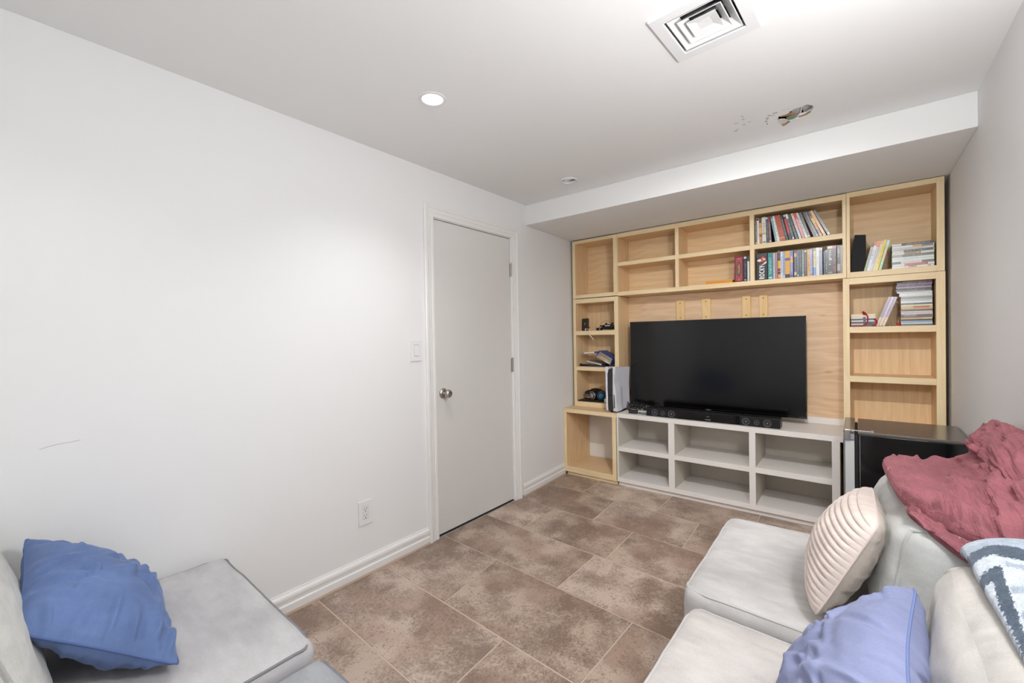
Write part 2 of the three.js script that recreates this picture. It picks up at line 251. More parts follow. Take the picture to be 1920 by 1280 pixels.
  part('latch_plate', bx(-0.03, -0.0075, 0.885, 0.948, 1.9945, 1.9972, { r: 0.0005 }), M.nickel, d);
  for (const [a, b] of [[1.742, 1.841], [1.005, 1.109]]) {
    const h = part('hinge', [bx(-0.010, 0.0005, a, b, 1.2195, 1.2235, { r: 0.0005 }), bx(-0.0005, 0.0012, a, b, 1.2155, 1.230, { r: 0.0005 }), ...[0, 1, 2, 3, 4].map((k) => new THREE.CylinderGeometry(0.0065, 0.0065, (b - a) / 5 - 0.001, 16).translate(0.005, a + (k + 0.5) * (b - a) / 5, 1.2218))], M.nickel, d);
    part('hinge_pin', new THREE.SphereGeometry(0.0062, 12, 8).translate(0.005, b + 0.001, 1.2218), M.nickel, h);
  }
  // ---------- wall plates ----------
  const plate = (z0, z1, y0, y1, hs) => extrude([[z0, y0], [z1, y0], [z1, y1], [z0, y1]], 0.004, 0.002, hs).rotateY(-Math.PI / 2).translate(0.006, 0, 0);
  const rect = (z0, z1, y0, y1) => [[z0, y0], [z0, y1], [z1, y1], [z1, y0]];
  let t = grp('light_switch', 'white rocker light switch plate on the wall beside the door casing', 'light switch', [0, 1.2025, 2.154]);
  part('plate', plate(-0.042, 0.042, -0.064, 0.064, [rect(-0.018, 0.018, -0.035, 0.035)]), M.white, t);
  part('rocker', bx(0.0005, 0.0085, -0.034, 0.034, -0.0172, 0.0172, { r: 0.002 }).rotateZ(0.05), M.white, t);
  for (const y of [-0.049, 0.049]) part('screw', new THREE.CylinderGeometry(0.0034, 0.0034, 0.0016, 14).rotateZ(Math.PI / 2).translate(0.0062, y, 0), M.offwhite, t);
  t = grp('wall_outlet', 'white double power outlet low on the left wall', 'outlet', [0, 0.338, 2.521]);
  part('plate', plate(-0.040, 0.040, -0.064, 0.064, [rect(-0.0175, 0.0175, -0.035, 0.035)]), M.white, t);
  for (const y of [0.0175, -0.0175]) {
    const s = part('socket', extrude([[-0.0168, y - 0.0166], [0.0168, y - 0.0166], [0.0168, y + 0.0166], [-0.0168, y + 0.0166]], 0.003, 0.001).rotateY(-Math.PI / 2).translate(0.0065, 0, 0), M.white, t);
    part('slot', [bx(0.0070, 0.0078, y - 0.001, y + 0.0085, -0.0080, -0.0055, { r: 0 }), bx(0.0070, 0.0078, y, y + 0.0075, 0.0055, 0.0080, { r: 0 }), new THREE.CylinderGeometry(0.003, 0.003, 0.0008, 12).rotateZ(Math.PI / 2).translate(0.0074, y - 0.0085, 0).toNonIndexed()], M.black, s);
  }
  part('test_mark', bx(0.0070, 0.0076, -0.0345, -0.0325, -0.014, 0.014, { r: 0 }), S(0x8b8b8b, 0.6), t);
  for (const y of [-0.049, 0.049]) part('screw', new THREE.CylinderGeometry(0.0034, 0.0034, 0.0016, 14).rotateZ(Math.PI / 2).translate(0.0062, y, 0), M.offwhite, t);

  // ---------- ceiling fittings ----------
  const canWords = ['lit round recessed ceiling light near the left wall', 'unseen recessed ceiling light placed to light the rear left corner', 'unseen recessed ceiling light placed to light the rear right corner', 'unseen recessed ceiling light over the right sofa, aimed to light the shelves'];
  LIT_CANS.forEach(([x, z], i) => {
    const c = grp('recessed_light', canWords[i], 'ceiling light', [x, CEIL, z]);
    part('trim_ring', lathe([[0.049, 0.012], [0.046, 0.002], [0.0475, -0.003], [0.058, -0.004], [0.061, -0.0015], [0.061, 0.0005]], 48), M.white, c);
    part('housing', lathe([[0.0485, 0.012], [0.0485, 0.09], [0, 0.09]], 32), M.white, c);
    part('lens', lathe([[0.0465, 0.006], [0.03, 0.0045], [0, 0.004]].reverse(), 40), new THREE.MeshStandardMaterial({ color: 0xffffff, emissive: LAMP_COLOR, emissiveIntensity: 3.0, roughness: 0.6 }), c);
    const l = new THREE.SpotLight(LAMP_COLOR, CAN_CD[i], 0, THREE.MathUtils.degToRad(CAN_CONE[i]), 1, 2); l.position.set(x, CEIL + 0.0015, z); l.target.position.set(...CAN_AIM[i]); l.castShadow = true; l.shadow.radius = 0.35; l.shadow.mapSize.set(1024, 1024);
    scene.add(l, l.target);
  });
  const o = grp('recessed_light', 'unlit gimbal recessed ceiling light close to the soffit', 'ceiling light', [OFF_CAN[0], CEIL, OFF_CAN[1]]);
  part('trim_ring', lathe([[0.046, 0.014], [0.0445, 0.002], [0.0455, -0.006], [0.054, -0.007], [0.057, -0.003], [0.057, 0.0005]], 48), M.white, o);
  part('gimbal_ring', lathe([[0.038, 0.014], [0.038, 0.000], [0.035, -0.003], [0.027, 0.000], [0.026, 0.014]], 40).rotateX(0.3).translate(0, 0.004, 0), M.white, o);
  part('lamp_face', [lathe([[0, 0.006], [0.018, 0.007], [0.030, 0.010], [0.030, 0.02]], 32).rotateX(0.25)], S(0x8c8c8a, 0.3), o);
  part('housing', lathe([[0.0455, 0.012], [0.0455, 0.08], [0, 0.08]], 32), S(0x3a3a39, 0.6), o);  // housing darkened so the gaps round the gimbal read as shade
  const v = grp('ceiling_vent', 'square white ceiling air diffuser with nested louvers', 'vent', [vc[0], CEIL, vc[1]]); v.rotation.y = -va * -1;
  const sq = (h) => [[-h, -h], [h, -h], [h, h], [-h, h]];
  part('frame', extrude(sq(0.1425), 0.004, 0.0022, [sq(0.103).reverse()]).rotateX(Math.PI / 2).translate(0, -0.0018, 0), M.white, v);
  part('frame_throat', new THREE.CylinderGeometry(0.104 * 1.4142, 0.112 * 1.4142, 0.03, 4, 1, true).rotateY(Math.PI / 4).rotateX(Math.PI).translate(0, 0.012, 0).toNonIndexed(), M.white, v).geometry.computeVertexNormals();
  const cone = (bh, th, y0, y1) => { const g = lathe([[th, y1], [bh, y0], [bh - 0.003, y0 - 0.0005], [th - 0.003, y1 + 0.001], [th, y1]].map(([r, y]) => [r * 1.4142, y]), 4).rotateY(Math.PI / 4).toNonIndexed(); g.computeVertexNormals(); return g; };
  part('louver', cone(0.096, 0.068, -0.003, 0.022), M.white, v); part('louver', cone(0.071, 0.046, -0.003, 0.02), M.white, v);
  const cp2 = lathe([[0, 0.003], [0.021, 0.002], [0.046, -0.004], [0.046, -0.001], [0.02, 0.006], [0, 0.006]].map(([r, y]) => [r * 1.4142, y]), 4).rotateY(Math.PI / 4).toNonIndexed(); cp2.computeVertexNormals(); part('center_plate', cp2, M.white, v);
  part('damper_bar', bx(-0.1, 0.1, 0.03, 0.038, -0.006, 0.006), M.silver, v);
  for (const [x, z] of [[-0.122, 0], [0.122, 0], [0, -0.122], [0, 0.122]]) part('screw', new THREE.CylinderGeometry(0.0042, 0.0042, 0.0016, 14).translate(x, -0.0065, z), M.silver, v);
  part('duct', [bx(-0.112, 0.112, 0.12, 0.13, -0.112, 0.112, { r: 0 }), ...[-1, 1].map((s) => bx(s > 0 ? 0.112 : -0.118, s > 0 ? 0.118 : -0.112, 0.015, 0.13, -0.112, 0.112, { r: 0 })), ...[-1, 1].map((s) => bx(-0.112, 0.112, 0.015, 0.13, s > 0 ? 0.112 : -0.118, s > 0 ? 0.118 : -0.112, { r: 0 }))], S(0x6e6e6e, 0.5), v);
}

// flat print: lettering on a small plate
function canvasTex(w, h, draw) { const c = document.createElement('canvas'); c.width = w; c.height = h; draw(c.getContext('2d'), w, h); const t = new THREE.CanvasTexture(c); t.colorSpace = THREE.SRGBColorSpace; t.magFilter = THREE.LinearFilter; return t; }
function textMat(txt, w, h, bg, fg, font) { return S(0xffffff, 0.3, { map: canvasTex(w, h, (g) => { g.fillStyle = bg; g.fillRect(0, 0, w, h); g.fillStyle = fg; g.font = font; g.textAlign = 'center'; g.textBaseline = 'middle'; g.fillText(txt, w / 2, h / 2 + 2, w * 0.94); }) }); }
function texPlate(w, h, d, x, y, z) { return new THREE.BoxGeometry(w, h, d).translate(x, y, z); }

// ---------- added fill lamp: frosted globe out of view on the right wall ----------
{
  const [lx, ly, lz] = FILL_LAMP_AT, t = grp('added_fill_lamp', 'added fill lamp, a frosted globe out of view above the sofa', 'fill lamp', [ROOM_X, ly, lz]), gx = lx - ROOM_X;
  part('back_plate', lathe([[0, 0], [0.055, 0], [0.055, 0.006], [0.045, 0.012], [0, 0.012]], 36).rotateZ(Math.PI / 2).translate(-0.0005, -0.12, 0), M.nickel, t);
  part('arm', tube([[-0.01, -0.12, 0], [gx * 0.6, -0.13, 0], [gx, -0.125, 0], [gx, -0.095, 0]], 0.007, 24, false, 10), M.nickel, t);
  part('cup', lathe([[0, -0.012], [0.012, -0.012], [0.035, 0.004], [0.038, 0.012], [0, 0.012]], 28).translate(gx, -0.09, 0), M.nickel, t);
  part('globe', new THREE.SphereGeometry(0.085, 40, 28).translate(gx, 0, 0), new THREE.MeshStandardMaterial({ color: 0xffffff, emissive: LAMP_COLOR, emissiveIntensity: 1.6, roughness: 0.5 }), t);
  const l = new THREE.PointLight(LAMP_COLOR, FILL_LAMP_CD, 0, 2); l.position.set(lx, ly, lz); l.castShadow = true; l.shadow.radius = 4; l.shadow.mapSize.set(1024, 1024); scene.add(l);
}

// ---------- built-in shelving ----------
const FZ = 0.264, BZ = 0.021;         // face and back-panel planes of the wooden units
function unit(name, label, parts) {   // parts: [name, x0, x1, y0, y1, z0, z1, material, grain]
  const xs = parts.map((p) => p[1]), ys = parts.map((p) => p[3]), ox = Math.min(...xs), oy = Math.min(...ys);
  const g = grp(name, label, 'shelf', [ox, oy, 0]);
  for (const [n, x0, x1, y0, y1, z0, z1, m = M.wood, gr] of parts) {
    part(n, bx(x0 - ox, x1 - ox, y0 - oy, y1 - oy, z0, z1, { r: 0.0008, grain: gr }), m, g);
  }
  return g;
}
// a board with a solid lipping on its front edge
const B = (n, x0, x1, y0, y1, z0 = BZ, z1 = FZ, m = M.wood, e = M.edge) => [[n, x0, x1, y0, y1, z0, z1 - 0.006, m], ['edge_lipping', x0, x1, y0, y1, z1 - 0.006, z1, e]];
{
  unit('wall_shelf', 'empty square plywood shelf box in the top left corner of the shelving', [
    ...B('side_panel', -0.017, 0.014, 1.625, 2.166), ...B('side_panel', 0.402, 0.4385, 1.625, 2.166), ...B('top_panel', 0.014, 0.402, 2.137, 2.166), ...B('bottom_panel', 0.014, 0.402, 1.625, 1.659),
    ['back_panel', -0.017, 0.4385, 1.625, 2.166, 0.004, BZ, M.wood, 'x']]);
  unit('wall_shelf', 'long plywood shelf unit of six compartments above the television', [
    ...B('side_panel', 0.4402, 0.4440, 1.621, 2.169), ...B('side_panel', 2.019, 2.0385, 1.621, 2.169), ...B('top_panel', 0.444, 2.019, 2.132, 2.169), ...B('bottom_panel', 0.444, 2.019, 1.621, 1.655),
    ...B('middle_shelf', 0.444, 0.943, 1.882, 1.914), ...B('middle_shelf', 0.971, 1.481, 1.882, 1.914), ...B('middle_shelf', 1.510, 2.019, 1.882, 1.916), ...B('divider', 0.943, 0.971, 1.655, 2.132), ...B('divider', 1.481, 1.510, 1.655, 2.132),
    ['back_panel', 0.4402, 2.0385, 1.621, 2.169, 0.004, BZ, M.wood, 'x']]);
  unit('wall_shelf', 'tall open plywood shelf box in the top right corner of the shelving', [
    ...B('side_panel', 2.0400, 2.058, 1.620, 2.172), ...B('side_panel', 2.460, 2.494, 1.620, 2.172), ...B('top_panel', 2.058, 2.460, 2.140, 2.172), ...B('bottom_panel', 2.058, 2.460, 1.620, 1.656),
    ['back_panel', 2.0400, 2.494, 1.620, 2.172, 0.004, BZ, M.wood, 'x']]);
  unit('wall_shelf', 'narrow plywood shelf tower on the left of the television', [
    ...B('side_panel', -0.017, 0.012, 0.609, 1.622), ...B('side_panel', 0.404, 0.443, 0.609, 1.618), ...B('top_panel', 0.012, 0.404, 1.578, 1.618), ...B('bottom_panel', 0.012, 0.404, 0.609, 0.655),
    ...B('shelf_board', 0.012, 0.404, 1.279, 1.318), ...B('shelf_board', 0.012, 0.404, 0.947, 0.983), ['back_panel', -0.017, 0.443, 0.609, 1.618, 0.004, BZ, M.wood, 'y']]);
  unit('wall_shelf', 'plywood shelf tower on the right holding stacked discs', [
    ...B('side_panel', 2.019, 2.053, 0.0, 1.618), ...B('side_panel', 2.456, 2.496, 0.0, 1.618), ...B('top_panel', 2.053, 2.456, 1.577, 1.618), ...B('shelf_board', 2.053, 2.456, 1.263, 1.302), ...B('shelf_board', 2.053, 2.456, 0.945, 0.984),
    ...B('shelf_board', 2.053, 2.456, 0.62, 0.655), ...B('bottom_panel', 2.053, 2.456, 0.05, 0.085), ['back_panel', 2.019, 2.496, 0.0, 1.618, 0.004, BZ, M.wood, 'y']]);
  // open-backed low box below the left tower
  const LZ = 0.437;
  unit('low_cabinet', 'low open-backed wooden box cabinet in the left corner by the baseboard', [
    ...B('side_panel', -0.032, -0.002, 0.030, 0.573, 0.004, LZ), ...B('side_panel', 0.452, 0.487, 0.030, 0.573, 0.004, LZ), ...B('top_panel', -0.032, 0.492, 0.573, 0.608, 0.004, LZ), ...B('bottom_panel', -0.002, 0.452, 0.030, 0.078, 0.004, LZ),
    ['plinth', -0.008, 0.487, 0.0, 0.030, 0.004, LZ - 0.018, M.edge]]);
  const G = M.greige, gi = M.greigeShaded;
  const tv = unit('media_cabinet', 'low white media cabinet of six open cubbies under the television', [
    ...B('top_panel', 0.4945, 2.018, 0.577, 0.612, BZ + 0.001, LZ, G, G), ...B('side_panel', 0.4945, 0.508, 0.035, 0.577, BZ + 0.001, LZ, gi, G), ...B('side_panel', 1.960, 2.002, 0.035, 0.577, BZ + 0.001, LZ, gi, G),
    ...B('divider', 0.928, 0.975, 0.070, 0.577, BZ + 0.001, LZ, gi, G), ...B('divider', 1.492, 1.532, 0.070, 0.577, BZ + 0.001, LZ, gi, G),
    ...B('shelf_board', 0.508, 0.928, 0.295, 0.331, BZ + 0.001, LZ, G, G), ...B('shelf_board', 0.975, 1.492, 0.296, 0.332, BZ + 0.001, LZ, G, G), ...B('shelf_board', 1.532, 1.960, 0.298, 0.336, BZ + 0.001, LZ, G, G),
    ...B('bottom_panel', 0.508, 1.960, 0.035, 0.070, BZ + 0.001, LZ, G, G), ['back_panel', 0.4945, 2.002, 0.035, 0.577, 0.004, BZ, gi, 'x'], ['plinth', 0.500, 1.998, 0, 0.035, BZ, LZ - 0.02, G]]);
  // sheet of plywood behind the television with four battens screwed on, a painted strip along its foot
  const pz = 0.040, wp = grp('plywood_backboard', 'horizontal-grained plywood sheet on the wall behind the television', 'wall panel', [0.444, 0.613, 0.004]);
  const sh = bx(0, 1.5745, 0.047, 1.006, 0, pz - 0.004, { r: 0 }); const uv = sh.attributes.uv, pp = sh.attributes.position; for (let i = 0; i < uv.count; i++) uv.setXY(i, pp.getX(i) + 0.004, pp.getY(i) + 0.013);
  part('plywood_sheet', sh, M.panel, wp);
  part('painted_strip', bx(0, 1.5745, 0, 0.047, 0, pz - 0.005, { r: 0.001 }), M.greige, wp);
  for (const [x, w] of [[0.881, 0.067], [1.089, 0.067], [1.387, 0.060], [1.505, 0.057]]) {
    const b = part('batten', bx(x - 0.444, x + w - 0.444, 0.45, 0.953, pz - 0.004, pz + 0.016, { r: 0.002, grain: 'y' }), M.stud, wp);
    for (const y of [0.925, 0.80]) part('screw', new THREE.CylinderGeometry(0.004, 0.004, 0.002, 10).rotateX(Math.PI / 2).translate(x + w / 2 - 0.444, y, pz + 0.016), M.dark, b);
  }

  // ---------- television, soundbar ----------
  const tvz = 0.150, X0 = 0.501, X1 = 1.810, Y0 = 0.655, Y1 = 1.389;
  let t = grp('television', 'large black flat television standing on the white media cabinet', 'television', [1.155, 0.612, tvz]);
  const bxt = (x0, x1, y0, y1, z0, z1, o) => bx(x0 - 1.155, x1 - 1.155, y0 - 0.612, y1 - 0.612, z0 - tvz, z1 - tvz, o);
  part('housing', [bxt(X0 + 0.002, X1 - 0.002, Y0 + 0.002, Y1 - 0.002, tvz - 0.028, tvz - 0.004, { r: 0.004 }), bxt(X0 + 0.25, X1 - 0.25, Y0 + 0.02, Y0 + 0.4, tvz - 0.06, tvz - 0.025, { r: 0.01 })], M.matte, t);
  part('bezel', [bxt(X0, X1, Y1 - 0.009, Y1, tvz - 0.006, tvz + 0.002), bxt(X0, X1, Y0, Y0 + 0.016, tvz - 0.006, tvz + 0.002), bxt(X0, X0 + 0.009, Y0, Y1, tvz - 0.006, tvz + 0.002), bxt(X1 - 0.009, X1, Y0, Y1, tvz - 0.006, tvz + 0.002)], M.gloss, t);
  part('screen', bxt(X0 + 0.009, X1 - 0.009, Y0 + 0.016, Y1 - 0.009, tvz - 0.005, tvz - 0.0005, { r: 0 }), M.screen, t);
  part('logo', bxt(1.128, 1.182, Y0 + 0.004, Y0 + 0.012, tvz + 0.002, tvz + 0.0026, { r: 0 }), textMat('SONY', 256, 48, '#101012', '#c9c9cc', 'bold 44px serif'), t, 'small pale maker name on the lower bezel').geometry = texPlate(0.056, 0.0095, 0.0006, 0, Y0 + 0.008 - 0.612, 0.0022);
  part('trim_strip', bxt(1.02, 1.29, Y0 - 0.004, Y0 + 0.0005, tvz - 0.002, tvz + 0.003), M.silver, t);
  part('stand_foot', [bxt(0.80, 1.51, 0.612, 0.618, tvz - 0.07, tvz + 0.09, { r: 0.002 }), bxt(1.03, 1.28, 0.616, 0.70, tvz - 0.045, tvz - 0.03)], M.gloss, t);
  const sx0 = 0.741, sx1 = 1.677, sz = 0.402;
  t = grp('soundbar', 'long black soundbar with round drivers in front of the television', 'soundbar', [1.209, 0.612, sz]);
  part('body', bx(sx0 - 1.209, sx1 - 1.209, 0.001, 0.070, -0.105, 0, { r: 0.004, seg: 2 }), M.black, t);
  part('front_panel', bx(0.985 - 1.209, 1.43 - 1.209, 0.006, 0.066, 0, 0.0012, { r: 0 }), M.gloss, t);
  for (const [x, r] of [[0.811, 0.0255], [0.876, 0.018], [0.943, 0.0255], [1.469, 0.0255], [1.536, 0.018], [1.601, 0.0255]]) {
    const at = (g) => g.rotateX(Math.PI / 2).translate(x - 1.209, 0.0325, 0.0005);
    const dr = part('driver', at(lathe([[r, 0], [r, 0.0025], [r * 0.92, 0.0035], [r * 0.84, 0.002], [r * 0.8, 0.0005], [r * 0.78, 0]].reverse(), 32)), S(0x55565a, 0.45), t);
    part('cone', at(lathe([[0, 0.0016], [r * 0.3, 0.0004], [r * 0.8, 0.0012]].reverse(), 28)), S(0x26272a, 0.5), dr);
    part('dust_cap', at(lathe([[0, 0.0045], [r * 0.12, 0.004], [r * 0.2, 0.0012]].reverse(), 20)), S(0x8b8d92, 0.3, { metalness: 0.6 }), dr);
  }
  part('display', texPlate(0.040, 0.0105, 0.0006, 0.004, 0.040, 0.0016), textMat('4.00', 192, 48, '#0a0a0c', '#a9adb3', 'bold 38px monospace'), t, 'small lit display digits');
  part('name_plate', bx(-0.015, 0.024, 0.014, 0.019, 0.0012, 0.002, { r: 0 }), M.silver, t);
  for (const x of [-0.42, 0.42]) part('foot', bx(x - 0.02, x + 0.02, 0, 0.002, -0.09, -0.02, { r: 0 }), M.matte, t);

  // ---------- fridge ----------
  t = grp('mini_fridge', 'small black refrigerator with a silver door standing on the floor by the right wall', 'refrigerator', [2.28, 0, 0.72]);
  const fb = (x0, x1, y0, y1, z0, z1, o) => bx(x0 - 2.28, x1 - 2.28, y0, y1, z0 - 0.72, z1 - 0.72, o);
  const blk = P(0x0c0d10, 0.12, { clearcoat: 0.8, clearcoatRoughness: 0.06 }), top = P(0x5f5954, 0.24, { clearcoat: 0.25, clearcoatRoughness: 0.12 });  // top colour raised to carry the reflected wall and ceiling
  part('body', fb(2.092, 2.508, 0.02, 0.733, 0.495, 0.935, { r: 0.004, seg: 2 }), blk, t);
  part('top_panel', fb(2.090, 2.510, 0.733, 0.747, 0.493, 0.938, { r: 0.003, seg: 2 }), top, t);
  part('reflective_line', fb(2.097, 2.100, 0.03, 0.728, 0.9345, 0.9365, { r: 0 }), M.chrome, t);  // vertical reflective line on the glossy side, drawn as a chrome strip
  part('gasket', fb(2.0765, 2.092, 0.05, 0.725, 0.51, 0.925, { r: 0.003 }), S(0x1a1b1f, 0.6), t);
  const dr = part('door', fb(2.036, 2.0765, 0.045, 0.735, 0.495, 0.937, { r: 0.004, seg: 2 }), S(0xc4c5c4, 0.4), t, 'pale grey door edge');
  part('door_skin', fb(2.030, 2.0365, 0.045, 0.735, 0.497, 0.940, { r: 0.003 }), S(0xb4b1ab, 0.28, { metalness: 0.9 }), dr, 'brushed steel door front');
  part('door_cap', fb(2.030, 2.0775, 0.735, 0.748, 0.493, 0.941, { r: 0.003, seg: 2 }), top, dr);
  part('hinge', [fb(2.034, 2.155, 0.748, 0.752, 0.912, 0.930, { r: 0.0015 }), fb(2.036, 2.060, 0.700, 0.756, 0.939, 0.948, { r: 0.003 }), new THREE.CylinderGeometry(0.007, 0.007, 0.014, 16).translate(2.15 - 2.28, 0.752, 0.921 - 0.72).toNonIndexed()], M.chrome, t);
  part('hinge_block', fb(2.060, 2.0765, 0.703, 0.733, 0.9375, 0.945, { r: 0.002 }), S(0x8e8c97, 0.35), t);
  for (const [x, z] of [[2.11, 0.51], [2.49, 0.51], [2.11, 0.92], [2.49, 0.92]]) part('foot', new THREE.CylinderGeometry(0.015, 0.015, 0.021, 14).translate(x - 2.28, 0.0105, z - 0.72), M.matte, t);
}

// ---------- discs, cases and books ----------
// printed spines live in one sheet of 120 cells: 100 x 12 ... each cell is one spine, its last rows the plain case colour
const CELL_W = 34, CELL_H = 500, sheet = document.createElement('canvas'); sheet.width = 2048; sheet.height = 2000; const sg = sheet.getContext('2d');
let cells = 0;
function spineCell(bg, o = {}) {
  const i = cells++, x = (i % 60) * CELL_W, y = Math.floor(i / 60) * CELL_H, H = 460, R = (c, a, b, w, h) => { sg.fillStyle = c; sg.fillRect(x + a, y + b, w, h); };
  R(o.case || '#26262a', 0, 0, CELL_W, CELL_H); R(bg, 2, 3, 30, H - 6);
  if (o.half) R(o.half[0], 2, 3 + o.half[1] * (H - 6), 30, o.half[2] * (H - 6));
  for (const b of o.bands || []) R(b[0], 2, 3 + b[1] * (H - 6), 30, b[2] * (H - 6));
  if (o.head) R(o.head, 4, 10, 26, 34);
  if (o.foot) R(o.foot, 7, H - 44, 20, 26);
  if (o.mark) { // worn title: broken strokes too small to read
    const [a, b] = o.span || [0.2, 0.78]; let p = a * H;
    while (p < b * H) { const l = rr(5, 15); sg.globalAlpha = rr(0.6, 1); R(o.mark, rr(8, 12), p, rr(9, 15), l * 0.62); if (rnd() < 0.5) R(o.mark, rr(8, 20), p + l * 0.3, rr(3, 7), l * 0.8); p += l + rr(2, 7) + (rnd() < 0.16 ? 12 : 0); }
    sg.globalAlpha = 1;
  }
  if (o.speckle) for (let k = 0; k < 46; k++) { sg.globalAlpha = rr(0.25, 0.7); R(o.speckle[k % o.speckle.length], rr(2, 24), rr(6, H - 22), rr(3, 9), rr(4, 16)); } sg.globalAlpha = 1;
  return [x, y, H];
}
const sheetTex = new THREE.CanvasTexture(sheet); sheetTex.colorSpace = THREE.SRGBColorSpace; sheetTex.magFilter = THREE.LinearFilter;
const caseMat = P(0xffffff, 0.3, { map: sheetTex, clearcoat: 0.25, clearcoatRoughness: 0.25 });
// a case: thickness along x, height along y, depth along -z, printed spine facing +z; flat = true lays it down (spine runs along x)
function caseGeo(cell, w, h, d, flat = false) {
  const g = new THREE.BoxGeometry(w, h, d).translate(0, h / 2, -d / 2), uv = g.attributes.uv, [x, y, H] = cell, U = (a) => a / 2048, V = (b) => 1 - b / 2000;
  for (let i = 0; i < 24; i++) {
    const u0 = uv.getX(i), v0 = uv.getY(i), f = Math.floor(i / 4);
    if (f === 4) { const a = flat ? 1 - v0 : u0, b = flat ? u0 : 1 - v0; uv.setXY(i, U(x + 1 + a * 32), V(y + 2 + b * (H - 4))); }
    else uv.setXY(i, U(x + 8 + u0 * 16), V(y + H + 12 + v0 * 16));
  }
  return g;
}
function discCase(name, label, group, cell, w, h, d, p, rot = 0, flat = false, yaw = 0, cat = 'disc case') {
  const m = single(name, caseGeo(cell, w, h, d, flat), caseMat, label, cat, group); m.position.set(...p); m.rotation.set(0, yaw, rot); return m;
}
const ord = ['first', 'second', 'third', 'fourth', 'fifth', 'sixth', 'seventh', 'eighth', 'ninth', 'tenth', 'eleventh', 'twelfth', 'thirteenth', 'fourteenth', 'fifteenth', 'sixteenth', 'seventeenth', 'eighteenth', 'nineteenth', 'twentieth', 'twenty-first', 'twenty-second', 'twenty-third', 'twenty-fourth', 'twenty-fifth', 'twenty-sixth', 'twenty-seventh', 'twenty-eighth', 'twenty-ninth', 'thirtieth'];
{
  const px = (c) => 1.482 + ((c / 8 + 1360) - 1406) * 0.00306, gU = 'film cases on the upper shelf of the middle unit', gL = 'film cases on the lower shelf of the middle unit';
  // upper row: [crop x of the foot, thickness, top offset in crop pixels, height, colour words, background, options]
  const U = [[470, 0.012, 4, 0.176, 'grey and white', '#77756f', { mark: '#d8d5cc', foot: '#ddd' }], [503, 0.0155, 8, 0.19, 'plain white', '#e9e6e4', { mark: '#b0a6a4', head: '#3a3a3c', case: '#dcdad8' }], [546, 0.017, 8, 0.19, 'orange and brown', '#c98b4c', { bands: [['#7a4a23', 0, 0.2], ['#e8b057', 0.38, 0.2], ['#8a4a22', 0.62, 0.12]], mark: '#f0d49a' }], [604, 0.025, 12, 0.192, 'thick white flowery', '#dfe0dc', { mark: '#b3666a', span: [0.2, 0.6], foot: '#6f93a8', bands: [['#c7b460', 0.6, 0.06]], case: '#d9d9d6' }],
    [664, 0.0145, 22, 0.19, 'dark grey', '#55545a', { head: '#dedcd8', mark: '#a9a4a0' }], [706, 0.0145, 26, 0.19, 'red topped', '#7c6266', { half: ['#b23a42', 0, 0.2], mark: '#d8b3ae', foot: '#d6d2cc' }], [800, 0.0145, 82, 0.19, 'pale teal', '#8fb7bf', { mark: '#3e5d68', head: '#3f7f8c' }], [836, 0.0145, 80, 0.19, 'slim white', '#e6e3da', { mark: '#8c8a84', case: '#cfcdc6' }],
    [902, 0.034, 92, 0.19, 'thick brick red', '#b4553a', { speckle: ['#8a3a28', '#cf7a55', '#7a2d22'], bands: [['#e2a26a', 0.86, 0.03]] }], [972, 0.0145, 100, 0.19, 'black and grey', '#3a3c3e', { mark: '#b9bab6' }], [1022, 0.0145, 102, 0.19, 'black red lettered', '#26262a', { bands: [['#c02b36', 0.18, 0.56]], mark: '#e4434c', head: '#cfcac4' }], [1068, 0.0145, 112, 0.19, 'white topped black', '#4a5256', { half: ['#e3e0d8', 0, 0.18], mark: '#a9c0c2', foot: '#ddd' }],
    [1122, 0.0150, 128, 0.188, 'dark green grey', '#46504e', { speckle: ['#8f8f86', '#c7b8a8', '#2c3432'] }], [1172, 0.0145, 132, 0.19, 'white and pink', '#dcc9c0', { head: '#bdb0a4', mark: '#b4868a', half: ['#c9d6da', 0.62, 0.3] }], [1220, 0.0155, 138, 0.19, 'red and pink', '#d98086', { half: ['#cc3a3c', 0, 0.25], mark: '#f2d8d4' }], [1266, 0.0145, 148, 0.19, 'white and black', '#cfd0cb', { mark: '#4a4a48', foot: '#f0e8d0' }],
    [1306, 0.0145, 140, 0.186, 'charcoal grey', '#55585a', { mark: '#8e9090', foot: '#c9bfae' }], [1384, 0.0120, 165, 0.19, 'dark navy', '#2f3c4e', { mark: '#6b7f94' }], [1424, 0.0135, 178, 0.19, 'dull purple', '#6a5a66', { mark: '#a89aa4', foot: '#8aa0c8' }], [1474, 0.0150, 184, 0.192, 'yellow and brown', '#b98a3c', { half: ['#4c3c36', 0, 0.2], bands: [['#e9c548', 0.28, 0.2], ['#6a4638', 0.74, 0.16]], mark: '#5a3a2a' }],
    [1528, 0.0155, 198, 0.194, 'plain orange tan', '#d9a368', { case: '#8b6238', foot: '#8a6a48' }], [1590, 0.0150, 212, 0.194, 'dark slate grey', '#5b5f63', { mark: '#8d959a', foot: '#c9cac9' }]];
  U.forEach(([c, w, off, h, words, bg, o], i) => { const a = Math.asin(clamp(off / 8 * 0.00306 / h, 0, 0.9)); discCase('film_case', `${words} film case, ${ord[i]} from the left on the upper disc shelf`, gU, spineCell(bg, o), w, h, 0.135, [px(c) + 0.0, 1.9165 + Math.abs(Math.sin(a)) * w / 2, 0.250 - rnd() * 0.004], a); });
